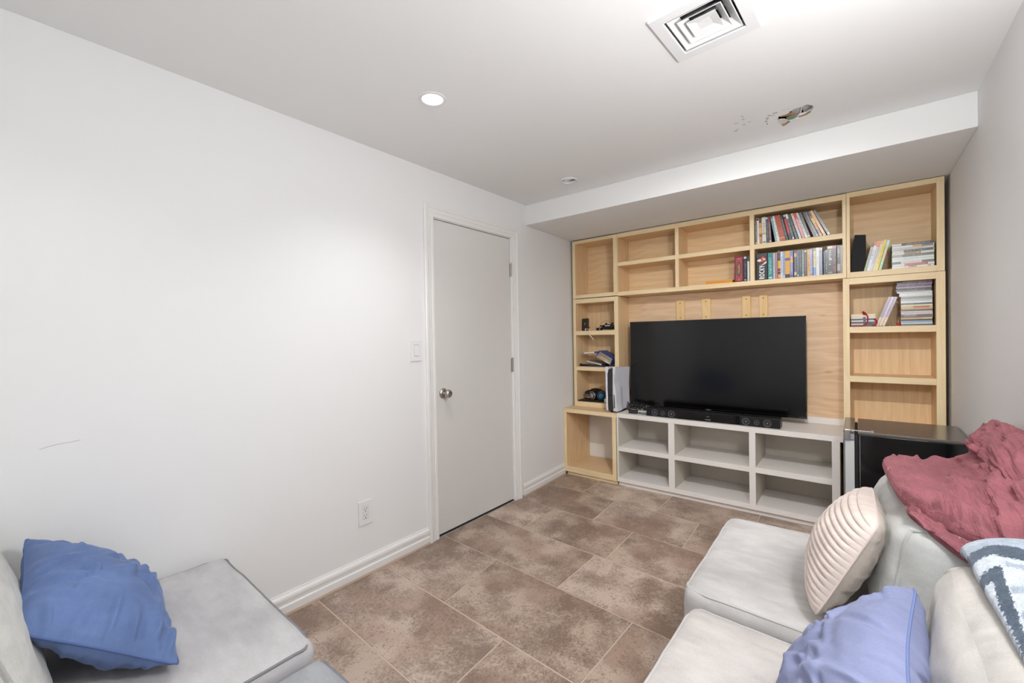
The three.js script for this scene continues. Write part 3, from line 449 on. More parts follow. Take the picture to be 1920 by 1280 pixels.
  const L = [[692, 0.032, 0.19, 'teal', '#2f8a88', { mark: '#bfe0dc', foot: '#d0e4e0' }], [752, 0.0125, 0.186, 'silver white', '#c9c5cc', { mark: '#8f8a96', case: '#b9b6bd' }], [790, 0.0125, 0.186, 'dusty pink', '#b98a98', { mark: '#7c5a68' }], [832, 0.0160, 0.200, 'black and yellow', '#2b2622', { half: ['#e0b03a', 0.36, 0.4], bands: [['#7a2a26', 0.64, 0.1], ['#e8a838', 0.84, 0.14]], mark: '#d7cfc0', span: [0.04, 0.3] }],
    [872, 0.0145, 0.190, 'white and violet', '#d9d9e6', { mark: '#4a4a5c' }], [908, 0.0135, 0.190, 'pale blue', '#93a9d4', { mark: '#5a6a94', foot: '#e2e2e8' }], [964, 0.031, 0.190, 'thick yellow with a blue band', '#e0a52c', { bands: [['#3b4a8c', 0.26, 0.1], ['#3a302c', 0.86, 0.14]] }], [1028, 0.0190, 0.188, 'blue with orange', '#8088c8', { half: ['#d99a58', 0.24, 0.2], mark: '#e0e0f0', foot: '#4a4440' }],
    [1084, 0.0150, 0.186, 'grey peach spotted', '#5c5a5a', { bands: [['#d9ae88', 0.1, 0.14], ['#cfc0a8', 0.8, 0.12]], mark: '#98928c' }], [1124, 0.0140, 0.186, 'slate blue grey', '#5e6472', { mark: '#a8aab4', foot: '#c2bcb4' }], [1162, 0.0130, 0.186, 'dark blue grey', '#4c5660', { mark: '#7e8a94' }], [1200, 0.0130, 0.186, 'grey green', '#7c8886', { mark: '#c2cac8', foot: '#d8d8d4' }], [1238, 0.0150, 0.184, 'brown grey', '#544a46', { mark: '#9c8e84', head: '#c9c0b8' }],
    [1284, 0.0180, 0.184, 'amber tan', '#d9a45c', { mark: '#8c6428' }], [1324, 0.0140, 0.186, 'lavender blue', '#a4aed8', { mark: '#5a64a0', foot: '#c8685c' }], [1370, 0.0150, 0.186, 'cream and sky blue', '#dcd3a8', { half: ['#7aa4d4', 0.7, 0.28], head: '#8c8a86', mark: '#a08c5c', span: [0.1, 0.6] }], [1416, 0.0190, 0.188, 'plain white', '#e4e3de', { mark: '#b8bab8', span: [0.3, 0.6], case: '#d8d7d2' }], [1462, 0.0180, 0.186, 'steel blue', '#7f8da6', { head: '#b9c2d0', mark: '#a4b0c4' }],
    [1512, 0.0090, 0.160, 'slim black', '#16181c', { mark: '#4c5a70' }], [1540, 0.0110, 0.166, 'slim blue black', '#1e2838', { mark: '#c6ccd4', span: [0.5, 0.9], head: '#5a78b4' }], [1594, 0.0330, 0.190, 'thick black white lettered', '#2e3432', { mark: '#eceae4', span: [0.16, 0.66], head: '#d9c9b4', foot: '#7a8a80' }], [1656, 0.0190, 0.189, 'black and red', '#2c2226', { mark: '#d8503c', span: [0.3, 0.62], head: '#c8404a', bands: [['#7a3a34', 0.72, 0.2]] }],
    [1712, 0.0170, 0.188, 'black white titled', '#3c3e44', { mark: '#dcdcdc', span: [0.14, 0.4], bands: [['#a89c98', 0.66, 0.24]] }], [1754, 0.0150, 0.186, 'plain taupe', '#8a8076', { mark: '#b8aea2' }]];
  L.forEach(([c, w, h, words, bg, o], i) => discCase('film_case', `${words} film case, ${ord[i]} right of the lettered black boxed set`, gL, spineCell(bg, o), w, h, 0.135, [px(c) + 0.002, 1.6553, 0.248 - rnd() * 0.005]));
  // boxed sets with their own print
  const boxSet = (name, label, w, h, d, p, mats) => { const g = grp(name, label, 'boxed set', p); const b = part('slipcase', bx(-w / 2, w / 2, 0, h, -d, 0, { r: 0.0012 }), mats[0], g); b.name = 'slipcase'; part('printed_spine', texPlate(w - 0.002, h - 0.003, 0.0006, 0, h / 2, 0.0003), mats[1], g); return g; };
  const fighter = S(0xffffff, 0.35, { map: canvasTex(192, 480, (g, w, h) => {
    g.fillStyle = '#2b2f35'; g.fillRect(0, 0, w, h); g.fillStyle = '#3a4048'; g.fillRect(0, 0, w, 60);
    const bl = (c, p) => { g.fillStyle = c; g.beginPath(); p.forEach(([x, y], i) => (i ? g.lineTo(x, y) : g.moveTo(x, y))); g.fill(); };
    bl('#c9392f', [[60, 110], [95, 60], [120, 40], [140, 70], [170, 100], [176, 150], [150, 135], [120, 160], [80, 155]]); bl('#f0e6dc', [[4, 120], [40, 100], [70, 95], [90, 130], [60, 150], [20, 140]]); bl('#e8d8cc', [[100, 70], [130, 95], [150, 90], [160, 120], [120, 120]]); bl('#f4f0ea', [[120, 190], [150, 160], [176, 150], [184, 175], [140, 200], [60, 230]]); bl('#8a2a28', [[50, 190], [90, 170], [110, 190], [70, 215]]);
    g.save(); g.translate(96, 345); g.rotate(-Math.PI / 2); g.fillStyle = '#f4f3ef'; g.font = 'bold 118px sans-serif'; g.textAlign = 'center'; g.textBaseline = 'middle'; g.scale(0.66, 1.12); g.fillText('ROCKY', 0, 0); g.restore();
  }) });
  boxSet('boxed_set', 'thick black boxed film set with tall white lettering on the lower disc shelf', 0.068, 0.193, 0.15, [px(560), 1.6553, 0.250], [S(0x25282c, 0.5), fighter]);
  const ornate = S(0xffffff, 0.4, { map: canvasTex(160, 480, (g, w, h) => { g.fillStyle = '#8c2c3c'; g.fillRect(0, 0, w, h); g.strokeStyle = '#5a1824'; g.lineWidth = 8; g.strokeRect(10, 10, w - 20, h - 20); g.fillStyle = '#a84a52'; g.fillRect(20, 26, w - 40, h - 52); g.fillStyle = '#4c4036'; g.beginPath(); g.ellipse(w / 2, 240, 46, 140, 0, 0, 7); g.fill(); g.fillStyle = '#6c6454'; g.beginPath(); g.ellipse(w / 2, 240, 34, 118, 0, 0, 7); g.fill(); g.fillStyle = '#d9793c'; for (const [x, y, a, b] of [[78, 190, 14, 26], [88, 240, 10, 40], [76, 290, 12, 24]]) { g.beginPath(); g.ellipse(x, y, a, b, 0.3, 0, 7); g.fill(); } g.fillStyle = '#e8c0b0'; g.fillRect(68, 440, 26, 14); g.fillRect(66, 40, 28, 8); }) });
  boxSet('boxed_set', 'wine red ornate boxed set with an oval on its spine', 0.058, 0.192, 0.15, [1.405, 1.6553, 0.250], [S(0x7a2634, 0.5), ornate]);
  discCase('film_case', 'dark grey film case right beside the ornate wine red box', 'cases beside the wine red box', spineCell('#33363c', { head: '#d8d8d6', mark: '#7c8ea0', foot: '#9aa0a4' }), 0.022, 0.186, 0.135, [1.447, 1.6553, 0.248]);
  discCase('film_case', 'white spined film case against the divider next to the dark grey one', 'cases beside the wine red box', spineCell('#dcdad4', { case: '#2c332f', half: ['#39443f', 0, 0.2] }), 0.0145, 0.184, 0.135, [1.4675, 1.6553, 0.246]);
  const yb = grp('wooden_box', 'flat yellow wooden box lying beside the wine red set', 'box', [1.265, 1.6553, 0.20]);
  part('box_base', bx(-0.095, 0.095, 0, 0.016, -0.05, 0.05, { grain: 'x' }), S(0xf2b65a, 0.5, { map: texEdge }), yb); part('lid', bx(-0.095, 0.10, 0.0165, 0.025, -0.048, 0.051, { grain: 'x' }), S(0xf6c56e, 0.5, { map: texEdge }), yb);

  // top right box: black stand, leaning game cases, stacked game cases
  const bb = extrude([[-0.036, 0], [0.030, 0], [0.036, 0.05], [0.041, 0.13], [0.040, 0.235], [-0.016, 0.243], [-0.026, 0.19], [-0.034, 0.10]], 0.15, 0.003);
  const bk = grp('black_binder', 'curved black box file standing at the left of the top right shelf', 'binder', [2.098, 1.6563, 0.085]); part('cover', planarUV(bb), S(0x1a1b1d, 0.75), bk); part('page_block', extrude([[-0.03, 0.006], [0.026, 0.006], [0.034, 0.13], [0.034, 0.23], [-0.012, 0.236], [-0.028, 0.1]], 0.008).translate(0, 0, 0.147), S(0x232426, 0.9), bk);
  const gR = 'leaning game cases in the top right shelf box';
  [[1622, 1638.5, 0.176, 'green grey', '#7f9a96', { half: ['#2f6a50', 0, 0.12], bands: [['#d89a60', 0.13, 0.1], ['#8fa050', 0.72, 0.24]], mark: '#c8d4d0', case: '#2c5a3c' }], [1628, 1645, 0.186, 'white red lettered', '#dcdce4', { half: ['#e0703c', 0, 0.14], mark: '#c0504a', span: [0.3, 0.6], case: '#b8bcc4' }], [1633, 1650.5, 0.188, 'white with an orange top', '#c8ccdc', { half: ['#e08a4c', 0, 0.2], mark: '#7c84a0', case: '#b8bcc4' }], [1639, 1657, 0.188, 'cream', '#e2cf9c', { half: ['#e8b49c', 0, 0.12], mark: '#b49c60', case: '#c8b888' }], [1644.5, 1663, 0.192, 'bright yellow', '#e8cf14', { mark: '#8c7a14', case: '#b8a010' }], [1651, 1669, 0.188, 'pale green', '#a8d49c', { half: ['#b8dce4', 0, 0.16], bands: [['#dcb48c', 0.3, 0.3]], mark: '#e8f4e4', case: '#4c8c40' }]].forEach(([a, b, h, words, bg, o], i) => {
    const s = 0.00247, an = -Math.asin((b - a) * s / h); discCase('game_case', `${words} leaning game case, ${ord[i]} from the curved black box file`, gR, spineCell(bg, o), 0.0138, h, 0.135, [2.065 + (a - 1597) * s + 0.006, 1.6565 + 0.0138 / 2 * Math.abs(Math.sin(an)) + 0.0003, 0.238 - i * 0.0004], an); });
  const gS = 'game cases stacked flat in the top right shelf box';
  const stack = [['white red marked', '#e4e0dc', { mark: '#b84a58', span: [0.3, 0.5], bands: [['#b89aa4', 0.4, 0.2], ['#d8a49c', 0.85, 0.08]] }], ['white and dark red', '#dcdcd8', { half: ['#a8503c', 0.3, 0.55], mark: '#e8b48c', span: [0.3, 0.8] }], ['dark with pink lettering', '#6c686c', { half: ['#dcd4d0', 0.22, 0.5], mark: '#cc7c74', span: [0.3, 0.74] }], ['plain white', '#e4e6e4', { mark: '#a8b4b8', span: [0.3, 0.5] }], ['white blue lettered', '#dfe2e2', { mark: '#8ca4b4', span: [0.3, 0.6] }], ['grey lettered', '#6e6c66', { mark: '#c4c0b4', half: ['#a8aca4', 0, 0.25] }], ['white and copper', '#dcd8d0', { half: ['#b08a6c', 0.3, 0.4], mark: '#e8d89c', span: [0.6, 0.9] }], ['white and black', '#dcdcdc', { half: ['#54565c', 0.28, 0.7], mark: '#b8b8bc' }], ['grey white', '#c9cac8', { mark: '#9ca0a0' }], ['orange marked white', '#dedcd8', { half: ['#d8a458', 0.5, 0.22], bands: [['#7a7470', 0.72, 0.26]] }], ['black and maroon', '#47363c', { half: ['#d4d4d0', 0, 0.24], mark: '#e0dcd8', span: [0.36, 0.9] }]];
  stack.forEach(([words, bg, o], i) => discCase('game_case', `${words} game case, ${i === 10 ? 'topmost' : ord[i] + ' from the bottom'} of the green edged stack`, gS, spineCell(bg, { ...o, case: '#3c7a34' }), 0.19, 0.0138, 0.135, [2.358 + rr(-0.0015, 0.0015), 1.6562 + i * 0.01395 + (i === 10 ? 0 : 0), 0.236 + rr(-0.002, 0.002)], 0, true));
  // right tower: stacked discs
  const gC = 'music disc cases in the tall stack of the right tower', Y = 1.3023;
  const C = [['dark green grey', '#4c5a58'], ['white', '#dcdcd8'], ['light blue', '#8aa8c8'], ['black', '#17181c'], ['orange and cream', '#d8a04c'], ['dark grey', '#54545a'], ['maroon and grey', '#7c5458'], ['white grey', '#d6d6d0'], ['pink white', '#d8b8b8'], ['dark', '#3c3c44'], ['mustard', '#c4a04c'], ['cream and red', '#dcb084'], ['yellow cream', '#d8cf9c'], ['dark blue', '#2a3448'], ['bright white', '#e4e4e0'], ['pale grey', '#b8bcb8'], ['silver grey', '#a4a8a0'], ['mid grey', '#7c807c']];
  let y = Y; C.forEach(([words, bg], i) => { const a = i === 11 ? ['#c0504c', 0.4, 0.5] : i === 4 ? ['#e0c080', 0.7, 0.3] : i === 6 ? ['#8c8c90', 0.1, 0.4] : null; discCase('music_case', `${words} music disc case, ${ord[i]} from the bottom of the tall stack`, gC, spineCell(bg, { half: a, mark: i % 3 ? '#9a9a98' : null, span: [0.1, 0.4], case: '#4a4c50' }), 0.142, 0.0097, 0.125, [2.374 + rr(-0.0015, 0.0015), y, 0.226 + rr(-0.003, 0.003)], 0, true); y += 0.0099; });
  discCase('music_case', 'thick pale grey double music case two thirds up the tall stack', gC, spineCell('#c6c8c6', { case: '#9a9c9c' }), 0.148, 0.0225, 0.125, [2.370, y, 0.227], 0, true); y += 0.0228;
  [['white edged', '#dedcdc'], ['grey', '#7a7a7c'], ['dark grey', '#4c4c4e'], ['pale violet', '#a898a8'], ['plum', '#6a4c66'], ['violet grey', '#84748a'], ['dark slate', '#4a464c'], ['brown red lettered', '#7c4038']].forEach(([words, bg], i, all) => { discCase('music_case', `${words} music disc case, ${i === all.length - 1 ? 'topmost' : ord[i] + ' above the thick pale one'} of the tall stack`, gC, spineCell(bg, { mark: i === 7 ? '#d87858' : '#d0c8d0', span: [0.3, 0.8], case: '#565058' }), i === 7 ? 0.128 : 0.16, 0.0095, 0.125, [2.363 + (i === 7 ? 0.012 : 0) + rr(-0.003, 0.003), y, 0.222 + rr(-0.004, 0.004)], 0, true, 0.05); y += 0.0097; });
  const gQ = 'short stack of music discs under the red ribbon'; y = Y + 0.0005;
  [['dark rose', '#6a3c44'], ['white edged black', '#c8c4c4'], ['black and grey', '#3c3a40'], ['white banded', '#d8d4d4'], ['dark grey', '#4a464c'], ['white', '#dcd8d8']].forEach(([words, bg], i) => { discCase('music_case', `${words} music disc case, ${ord[i]} from the bottom under the red ribbon`, gQ, spineCell(bg, { half: i % 2 ? ['#3a363c', 0.5, i === 1 ? 0.5 : 0.1] : null, case: '#3c383c' }), 0.124, 0.0100, 0.120, [2.122 + rr(-0.001, 0.001), y, 0.222], 0, true); y += 0.0103; });
  const cb = single('cream_box', caseGeo(spineCell('#e4cfa8', { case: '#dcc69c' }), 0.122, 0.019, 0.12, true), caseMat, 'cream coloured flat box on top of the ribboned disc stack', 'box'); cb.position.set(2.121, y, 0.222);
  const rb = grp('red_ribbon', 'crimson ribbon draped over the short disc stack', 'ribbon', [2.10, Y, 0.23]), rm = S(0x9c0f24, 0.7);
  const strip = (pts, w) => { const c = new THREE.CatmullRomCurve3(pts.map((p) => new THREE.Vector3(...p))), n = 40, pos = []; const q = (i, s) => { const p = c.getPoint(i / n), t = c.getTangent(i / n), sd = new THREE.Vector3(-t.y, t.x, 0.15).normalize(); return p.addScaledVector(sd, s * w / 2); }; for (let i = 0; i < n; i++) { const a = q(i, -1), b = q(i, 1), d = q(i + 1, -1), e = q(i + 1, 1); for (const v of [a, d, b, b, d, e]) pos.push(v.x, v.y, v.z); for (const v of [a, b, d, b, e, d]) pos.push(v.x, v.y, v.z - 0.0006); } const g = new THREE.BufferGeometry(); g.setAttribute('position', new THREE.Float32BufferAttribute(pos, 3)); g.computeVertexNormals(); return g; };
  part('hanging_end', strip([[0.025, 0.095, -0.02], [0.030, 0.088, 0.0], [0.042, 0.070, 0.003], [0.045, 0.045, 0.004], [0.036, 0.02, 0.008], [0.02, 0.006, 0.012], [-0.03, 0.004, 0.012]], 0.007), rm, rb);
  part('loop', strip([[0.018, 0.098, -0.03], [0.022, 0.094, -0.012], [0.034, 0.081, 0.0], [0.018, 0.0825, -0.01]], 0.012), rm, rb);
  part('coiled_end', strip([[0.076, 0.05, 0.002], [0.088, 0.03, 0.006], [0.082, 0.012, 0.01], [0.066, 0.005, 0.012]], 0.010), rm, rb);
  const gP = 'lilac paperbacks leaning in the right tower';
  ['leftmost', 'middle', 'rightmost'].forEach((w, i) => { const m = discCase('paperback', `${w} of three lilac and cream paperbacks leaning right`, gP, spineCell(['#a493a8', '#c4b4cc', '#b09fb4'][i], { half: ['#e0cdb0', 0.7, 0.3], mark: i === 1 ? '#dcd0e0' : '#8c7c94', span: [0.2, 0.55], case: '#efe9ea' }), 0.0125, 0.19, 0.125, [2.190 + i * 0.0148, Y + 0.0028, 0.225 - i * 0.0005], -0.335, false, 0, 'book'); });
  const ball = single('red_ball', new THREE.SphereGeometry(0.0115, 24, 16), S(0xb83a34, 0.5), 'small red ball beside the foot of the tall disc stack', 'ball'); ball.position.set(2.293, Y + 0.0115, 0.21);
  const kb = grp('key_ring', 'tiny dark key ring lying between paperbacks and disc stack', 'keys', [2.252, Y, 0.20]); part('ring', new THREE.TorusGeometry(0.010, 0.0014, 8, 24).rotateX(Math.PI / 2 - 0.2).translate(0, 0.0035, 0), M.chrome, kb); part('key', bx(0.006, 0.03, 0.0005, 0.0035, -0.006, 0.004, { r: 0.001 }), S(0x5a5148, 0.5, { metalness: 0.5 }), kb); part('key', bx(-0.03, -0.006, 0.0005, 0.0045, -0.004, 0.006, { r: 0.001 }), M.black, kb);
}

// ---------- electronics in the left tower and on the cabinet ----------
{
  let y = 1.3183, t = grp('hard_drive', 'small black hard drive leaning upright in the left tower', 'hard drive', [0.055, y, 0.16]);
  const hd = bx(-0.034, 0.034, 0, 0.118, -0.011, 0.011, { r: 0.006, seg: 3 }).rotateX(-0.14).rotateZ(0.04).translate(0, 0.003, 0); part('body', hd, S(0x2c2622, 0.45), t);
  part('emblem', bx(-0.003, 0.003, 0.055, 0.075, 0.0108, 0.0116, { r: 0 }).rotateX(-0.14).rotateZ(0.04).translate(0, 0.003, 0), M.silver, t);
  part('plug', bx(0.03, 0.052, 0.03, 0.037, -0.002, 0.006, { r: 0.002 }), M.black, t);
  single('charging_cable', tube([[0.100, y + 0.004, 0.17], [0.104, y + 0.016, 0.21], [0.108, y + 0.018, 0.255], [0.118, y + 0.006, 0.272], [0.140, y - 0.018, 0.278], [0.168, y - 0.046, 0.278], [0.190, y - 0.066, 0.276], [0.199, y - 0.076, 0.277], [0.192, y - 0.084, 0.277]], 0.0036, 50, false, 8), S(0xf0e6d0, 0.5), 'pale charging cable hanging over the shelf edge below the hard drive', 'cable');
  const paper = grp('paper_sheet', 'white paper sheet under the game controller', 'paper', [0.28, y, 0.18]); part('sheet', bx(-0.105, 0.115, 0.0002, 0.0012, -0.07, 0.075, { r: 0 }).rotateY(0.06), S(0xe6e2da, 0.8), paper);
  // controllers
  const padGeo = (k) => { const g = new THREE.SphereGeometry(1, 28, 18); const p = g.attributes.position; for (let i = 0; i < p.count; i++) { let x = p.getX(i), yy = p.getY(i), z = p.getZ(i); const ax = Math.abs(x); const grip = sstep(0.45, 0.95, ax); x = Math.sign(x) * Math.pow(ax, 0.8) * 0.076; z = z * (0.032 + 0.012 * grip) + 0.035 * grip; yy = yy * (0.021 + 0.004 * grip) - 0.006 * grip; p.setXYZ(i, x * k, yy * k, z * k); } return smoothNormals(g); };
  const pad = (label, p, rot, accent) => {
    const c = grp('game_controller', label, 'controller', p); c.rotation.set(...rot); c.scale.setScalar(1.12);
    part('shell', padGeo(1).translate(0, 0.027, 0), M.black, c);
    for (const x of [-0.026, 0.026]) part('thumb_stick', lathe([[0, 0.017], [0.008, 0.018], [0.0105, 0.016], [0.0095, 0.013], [0.005, 0.010], [0.005, 0], [0, 0]].reverse(), 20).translate(x, 0.043, 0.012), M.matte, c);
    part('touch_pad', bx(-0.022, 0.022, 0.045, 0.048, -0.022, 0.002, { r: 0.001 }), accent, c);
    part('light_bar', bx(-0.022, 0.022, 0.034, 0.040, -0.0325, -0.029, { r: 0.001 }), S(0xd8dce0, 0.3), c);
    for (const x of [-0.05, 0.05]) part('shoulder_button', bx(x - 0.014, x + 0.014, 0.030, 0.042, -0.034, -0.020, { r: 0.004, seg: 2 }), M.gloss, c);
    return c;
  };
  pad('black game controller with a white light bar on the upper shelf of the left tower', [0.312, y + 0.0012, 0.185], [0, Math.PI + 0.1, 0], M.black);
  const dk = grp('charging_dongle', 'tiny black camera dock beside the game controller', 'dock', [0.222, y + 0.0012, 0.19]); part('body', bx(-0.03, 0.022, 0, 0.026, -0.015, 0.015, { r: 0.004, seg: 2 }), M.black, dk); part('lens', lathe([[0, 0.003], [0.005, 0.002], [0.007, 0]].reverse(), 20).rotateX(Math.PI / 2).translate(0.006, 0.012, 0.015), M.silver, dk); part('wire', tube([[-0.01, 0.022, -0.01], [0.0, 0.07, -0.03], [0.03, 0.088, -0.045], [0.075, 0.083, -0.04], [0.09, 0.06, -0.035]], 0.0011, 30), S(0x6a4638, 0.6), dk);
  // jumbled game cases
  y = 0.9835;
  const gB = 'blue game cases fanned on the middle shelf of the left tower', jumble = [['black flat', '#23262c', 0.20, -0.16, 0.0, 0.0, '#1c1e24', 0, {}], ['white and black', '#d8d8dc', 0.235, 0.30, 0.016, 0.0, '#2a2c34', 0.02, { mark: '#55585c' }], ['tan and blue', '#d0a888', 0.262, 0.62, 0.032, 0.004, '#2a4a94', 0.05, { half: ['#e8e4f0', 0.6, 0.3], head: '#3c62b4' }], ['blue and grey', '#a8b0d0', 0.270, 0.66, 0.049, 0.006, '#2c4c9c', 0.06, { head: '#2c4c9c', half: ['#d4c4b4', 0.3, 0.5] }], ['yellow and olive', '#b4a03c', 0.285, 0.70, 0.067, 0.006, '#2a4690', 0.06, { half: ['#e08a3c', 0.18, 0.16], head: '#2c56a8' }], ['white topmost', '#dcd8d6', 0.215, -0.05, 0.098, 0.0, '#2f55a0', 0.05, { half: ['#3a3c54', 0.72, 0.28], head: '#7a5468' }], ['grey lilac', '#a89ca4', 0.270, 0.80, 0.084, 0.004, '#2c4c98', 0.03, { mark: '#7c7480' }]];
  jumble.forEach(([w, bg, x, yaw, dy, dz, cs, tilt, o], i) => { const m = discCase('game_case', `${w} game case in the fan of blue cases in the left tower`, gB, spineCell(bg, { ...o, case: cs }), 0.17, 0.0138, 0.135, [x, y + dy + 0.002, 0.238 + dz], 0, true); m.rotation.order = 'YXZ';
    if (Math.abs(yaw) > 0.5) { const k = { 2: 0, 3: 1, 4: 2, 6: 3 }[i], T = 0.44; m.position.set(0.268 + k * 0.0148 * Math.sin(T), y + 0.068 + k * 0.0148 * Math.cos(T) - 0.008, 0.232 - k * 0.002); m.rotation.set(0, -0.10 - k * 0.02, -T); }
    else { m.rotation.y = -yaw; m.rotation.z = -tilt; m.position.y += tilt * 0.085; if (i === 5) m.position.set(0.150, y + 0.125, 0.236), m.rotation.set(0, 0.05, 0.06); if (i === 1) { m.position.set(0.185, y + 0.018, 0.240); m.rotation.set(0, -0.16, -0.16); m.position.y += 0.012; } } });
  single('paper_sheet', bx(0.03, 0.30, y, y + 0.001, 0.08, 0.255, { r: 0 }), S(0xe4dfd8, 0.8), 'white paper sheet under the fanned game cases', 'paper');
  for (const i of [0]) { const rc = grp('game_controller', 'dark grip of a remote lying left of the fanned game cases', 'remote', [0.085, y + 0.0012, 0.215]); part('body', bx(-0.055, 0.055, 0, 0.02, -0.018, 0.018, { r: 0.009, seg: 3 }).rotateY(0.25), M.black, rc); part('thumb_pad', lathe([[0, 0.006], [0.012, 0.005], [0.014, 0]].reverse(), 20).translate(-0.045, 0.019, 0.01), M.matte, rc); }
  // headset on a black tray
  y = 0.6555;
  t = grp('black_tray', 'flat black tray under the headset', 'tray', [0.125, y, 0.18]); part('base', bx(-0.11, 0.125, 0, 0.010, -0.075, 0.07, { r: 0.003, seg: 2 }).rotateY(0.05), M.matte, t); part('rim', [bx(-0.11, 0.125, 0.010, 0.014, 0.064, 0.07), bx(-0.11, 0.125, 0.010, 0.014, -0.075, -0.069)].map((g) => g.rotateY(0.05)), M.matte, t);
  t = grp('headset', 'black gaming headset with blue accents lying on its tray', 'headset', [0.155, y + 0.0145, 0.185]);
  const blue = S(0x1f6f9c, 0.35), cup = (x, z, ry, k) => { const g = part('ear_cup', [new THREE.CylinderGeometry(0.040, 0.046, 0.034, 28).rotateX(Math.PI / 2).translate(0, 0.046, 0), new THREE.CylinderGeometry(0.030, 0.040, 0.012, 28).rotateX(Math.PI / 2).translate(0, 0.046, 0.022)], M.black, t); g.position.set(x, 0, z); g.rotation.y = ry; part('ear_cushion', new THREE.TorusGeometry(0.034, 0.012, 10, 28).translate(0, 0.046, -0.022), M.matte, g); part('accent_ring', new THREE.TorusGeometry(0.033, 0.0035, 8, 28).translate(0, 0.046, 0.022), k ? blue : M.chrome, g); part('speaker_cap', lathe([[0, 0.004], [0.018, 0.003], [0.022, 0]].reverse(), 24).rotateX(Math.PI / 2).translate(0, 0.046, 0.028), k ? blue : M.silver, g); return g; };
  cup(0.012, 0.032, -0.3, 0); cup(0.078, 0.012, 0.4, 1);
  part('headband', [tube([[0.01, 0.05, 0.02], [-0.05, 0.062, 0.02], [-0.098, 0.06, -0.01], [-0.08, 0.072, -0.05], [-0.01, 0.080, -0.06], [0.06, 0.075, -0.035], [0.085, 0.06, 0.0]], 0.0105, 60, false, 10)], M.black, t);
  part('band_accent', tube([[-0.03, 0.047, 0.031], [-0.075, 0.045, 0.022], [-0.105, 0.048, -0.008], [-0.085, 0.058, -0.045]], 0.006, 30, false, 8), blue, t);
  part('inner_pad', tube([[-0.06, 0.088, -0.05], [-0.01, 0.096, -0.058], [0.05, 0.09, -0.04]], 0.006, 24, false, 8), M.matte, t);
  t = grp('white_charger', 'small white charger block between headset and game console', 'charger', [0.285, y, 0.20]); part('block', bx(-0.016, 0.016, 0, 0.034, -0.018, 0.018, { r: 0.005, seg: 2 }), M.white, t); part('prong', [bx(-0.008, -0.005, 0.034, 0.048, -0.003, 0.003, { r: 0 }), bx(0.005, 0.008, 0.034, 0.048, -0.003, 0.003, { r: 0 })], M.silver, t);
}
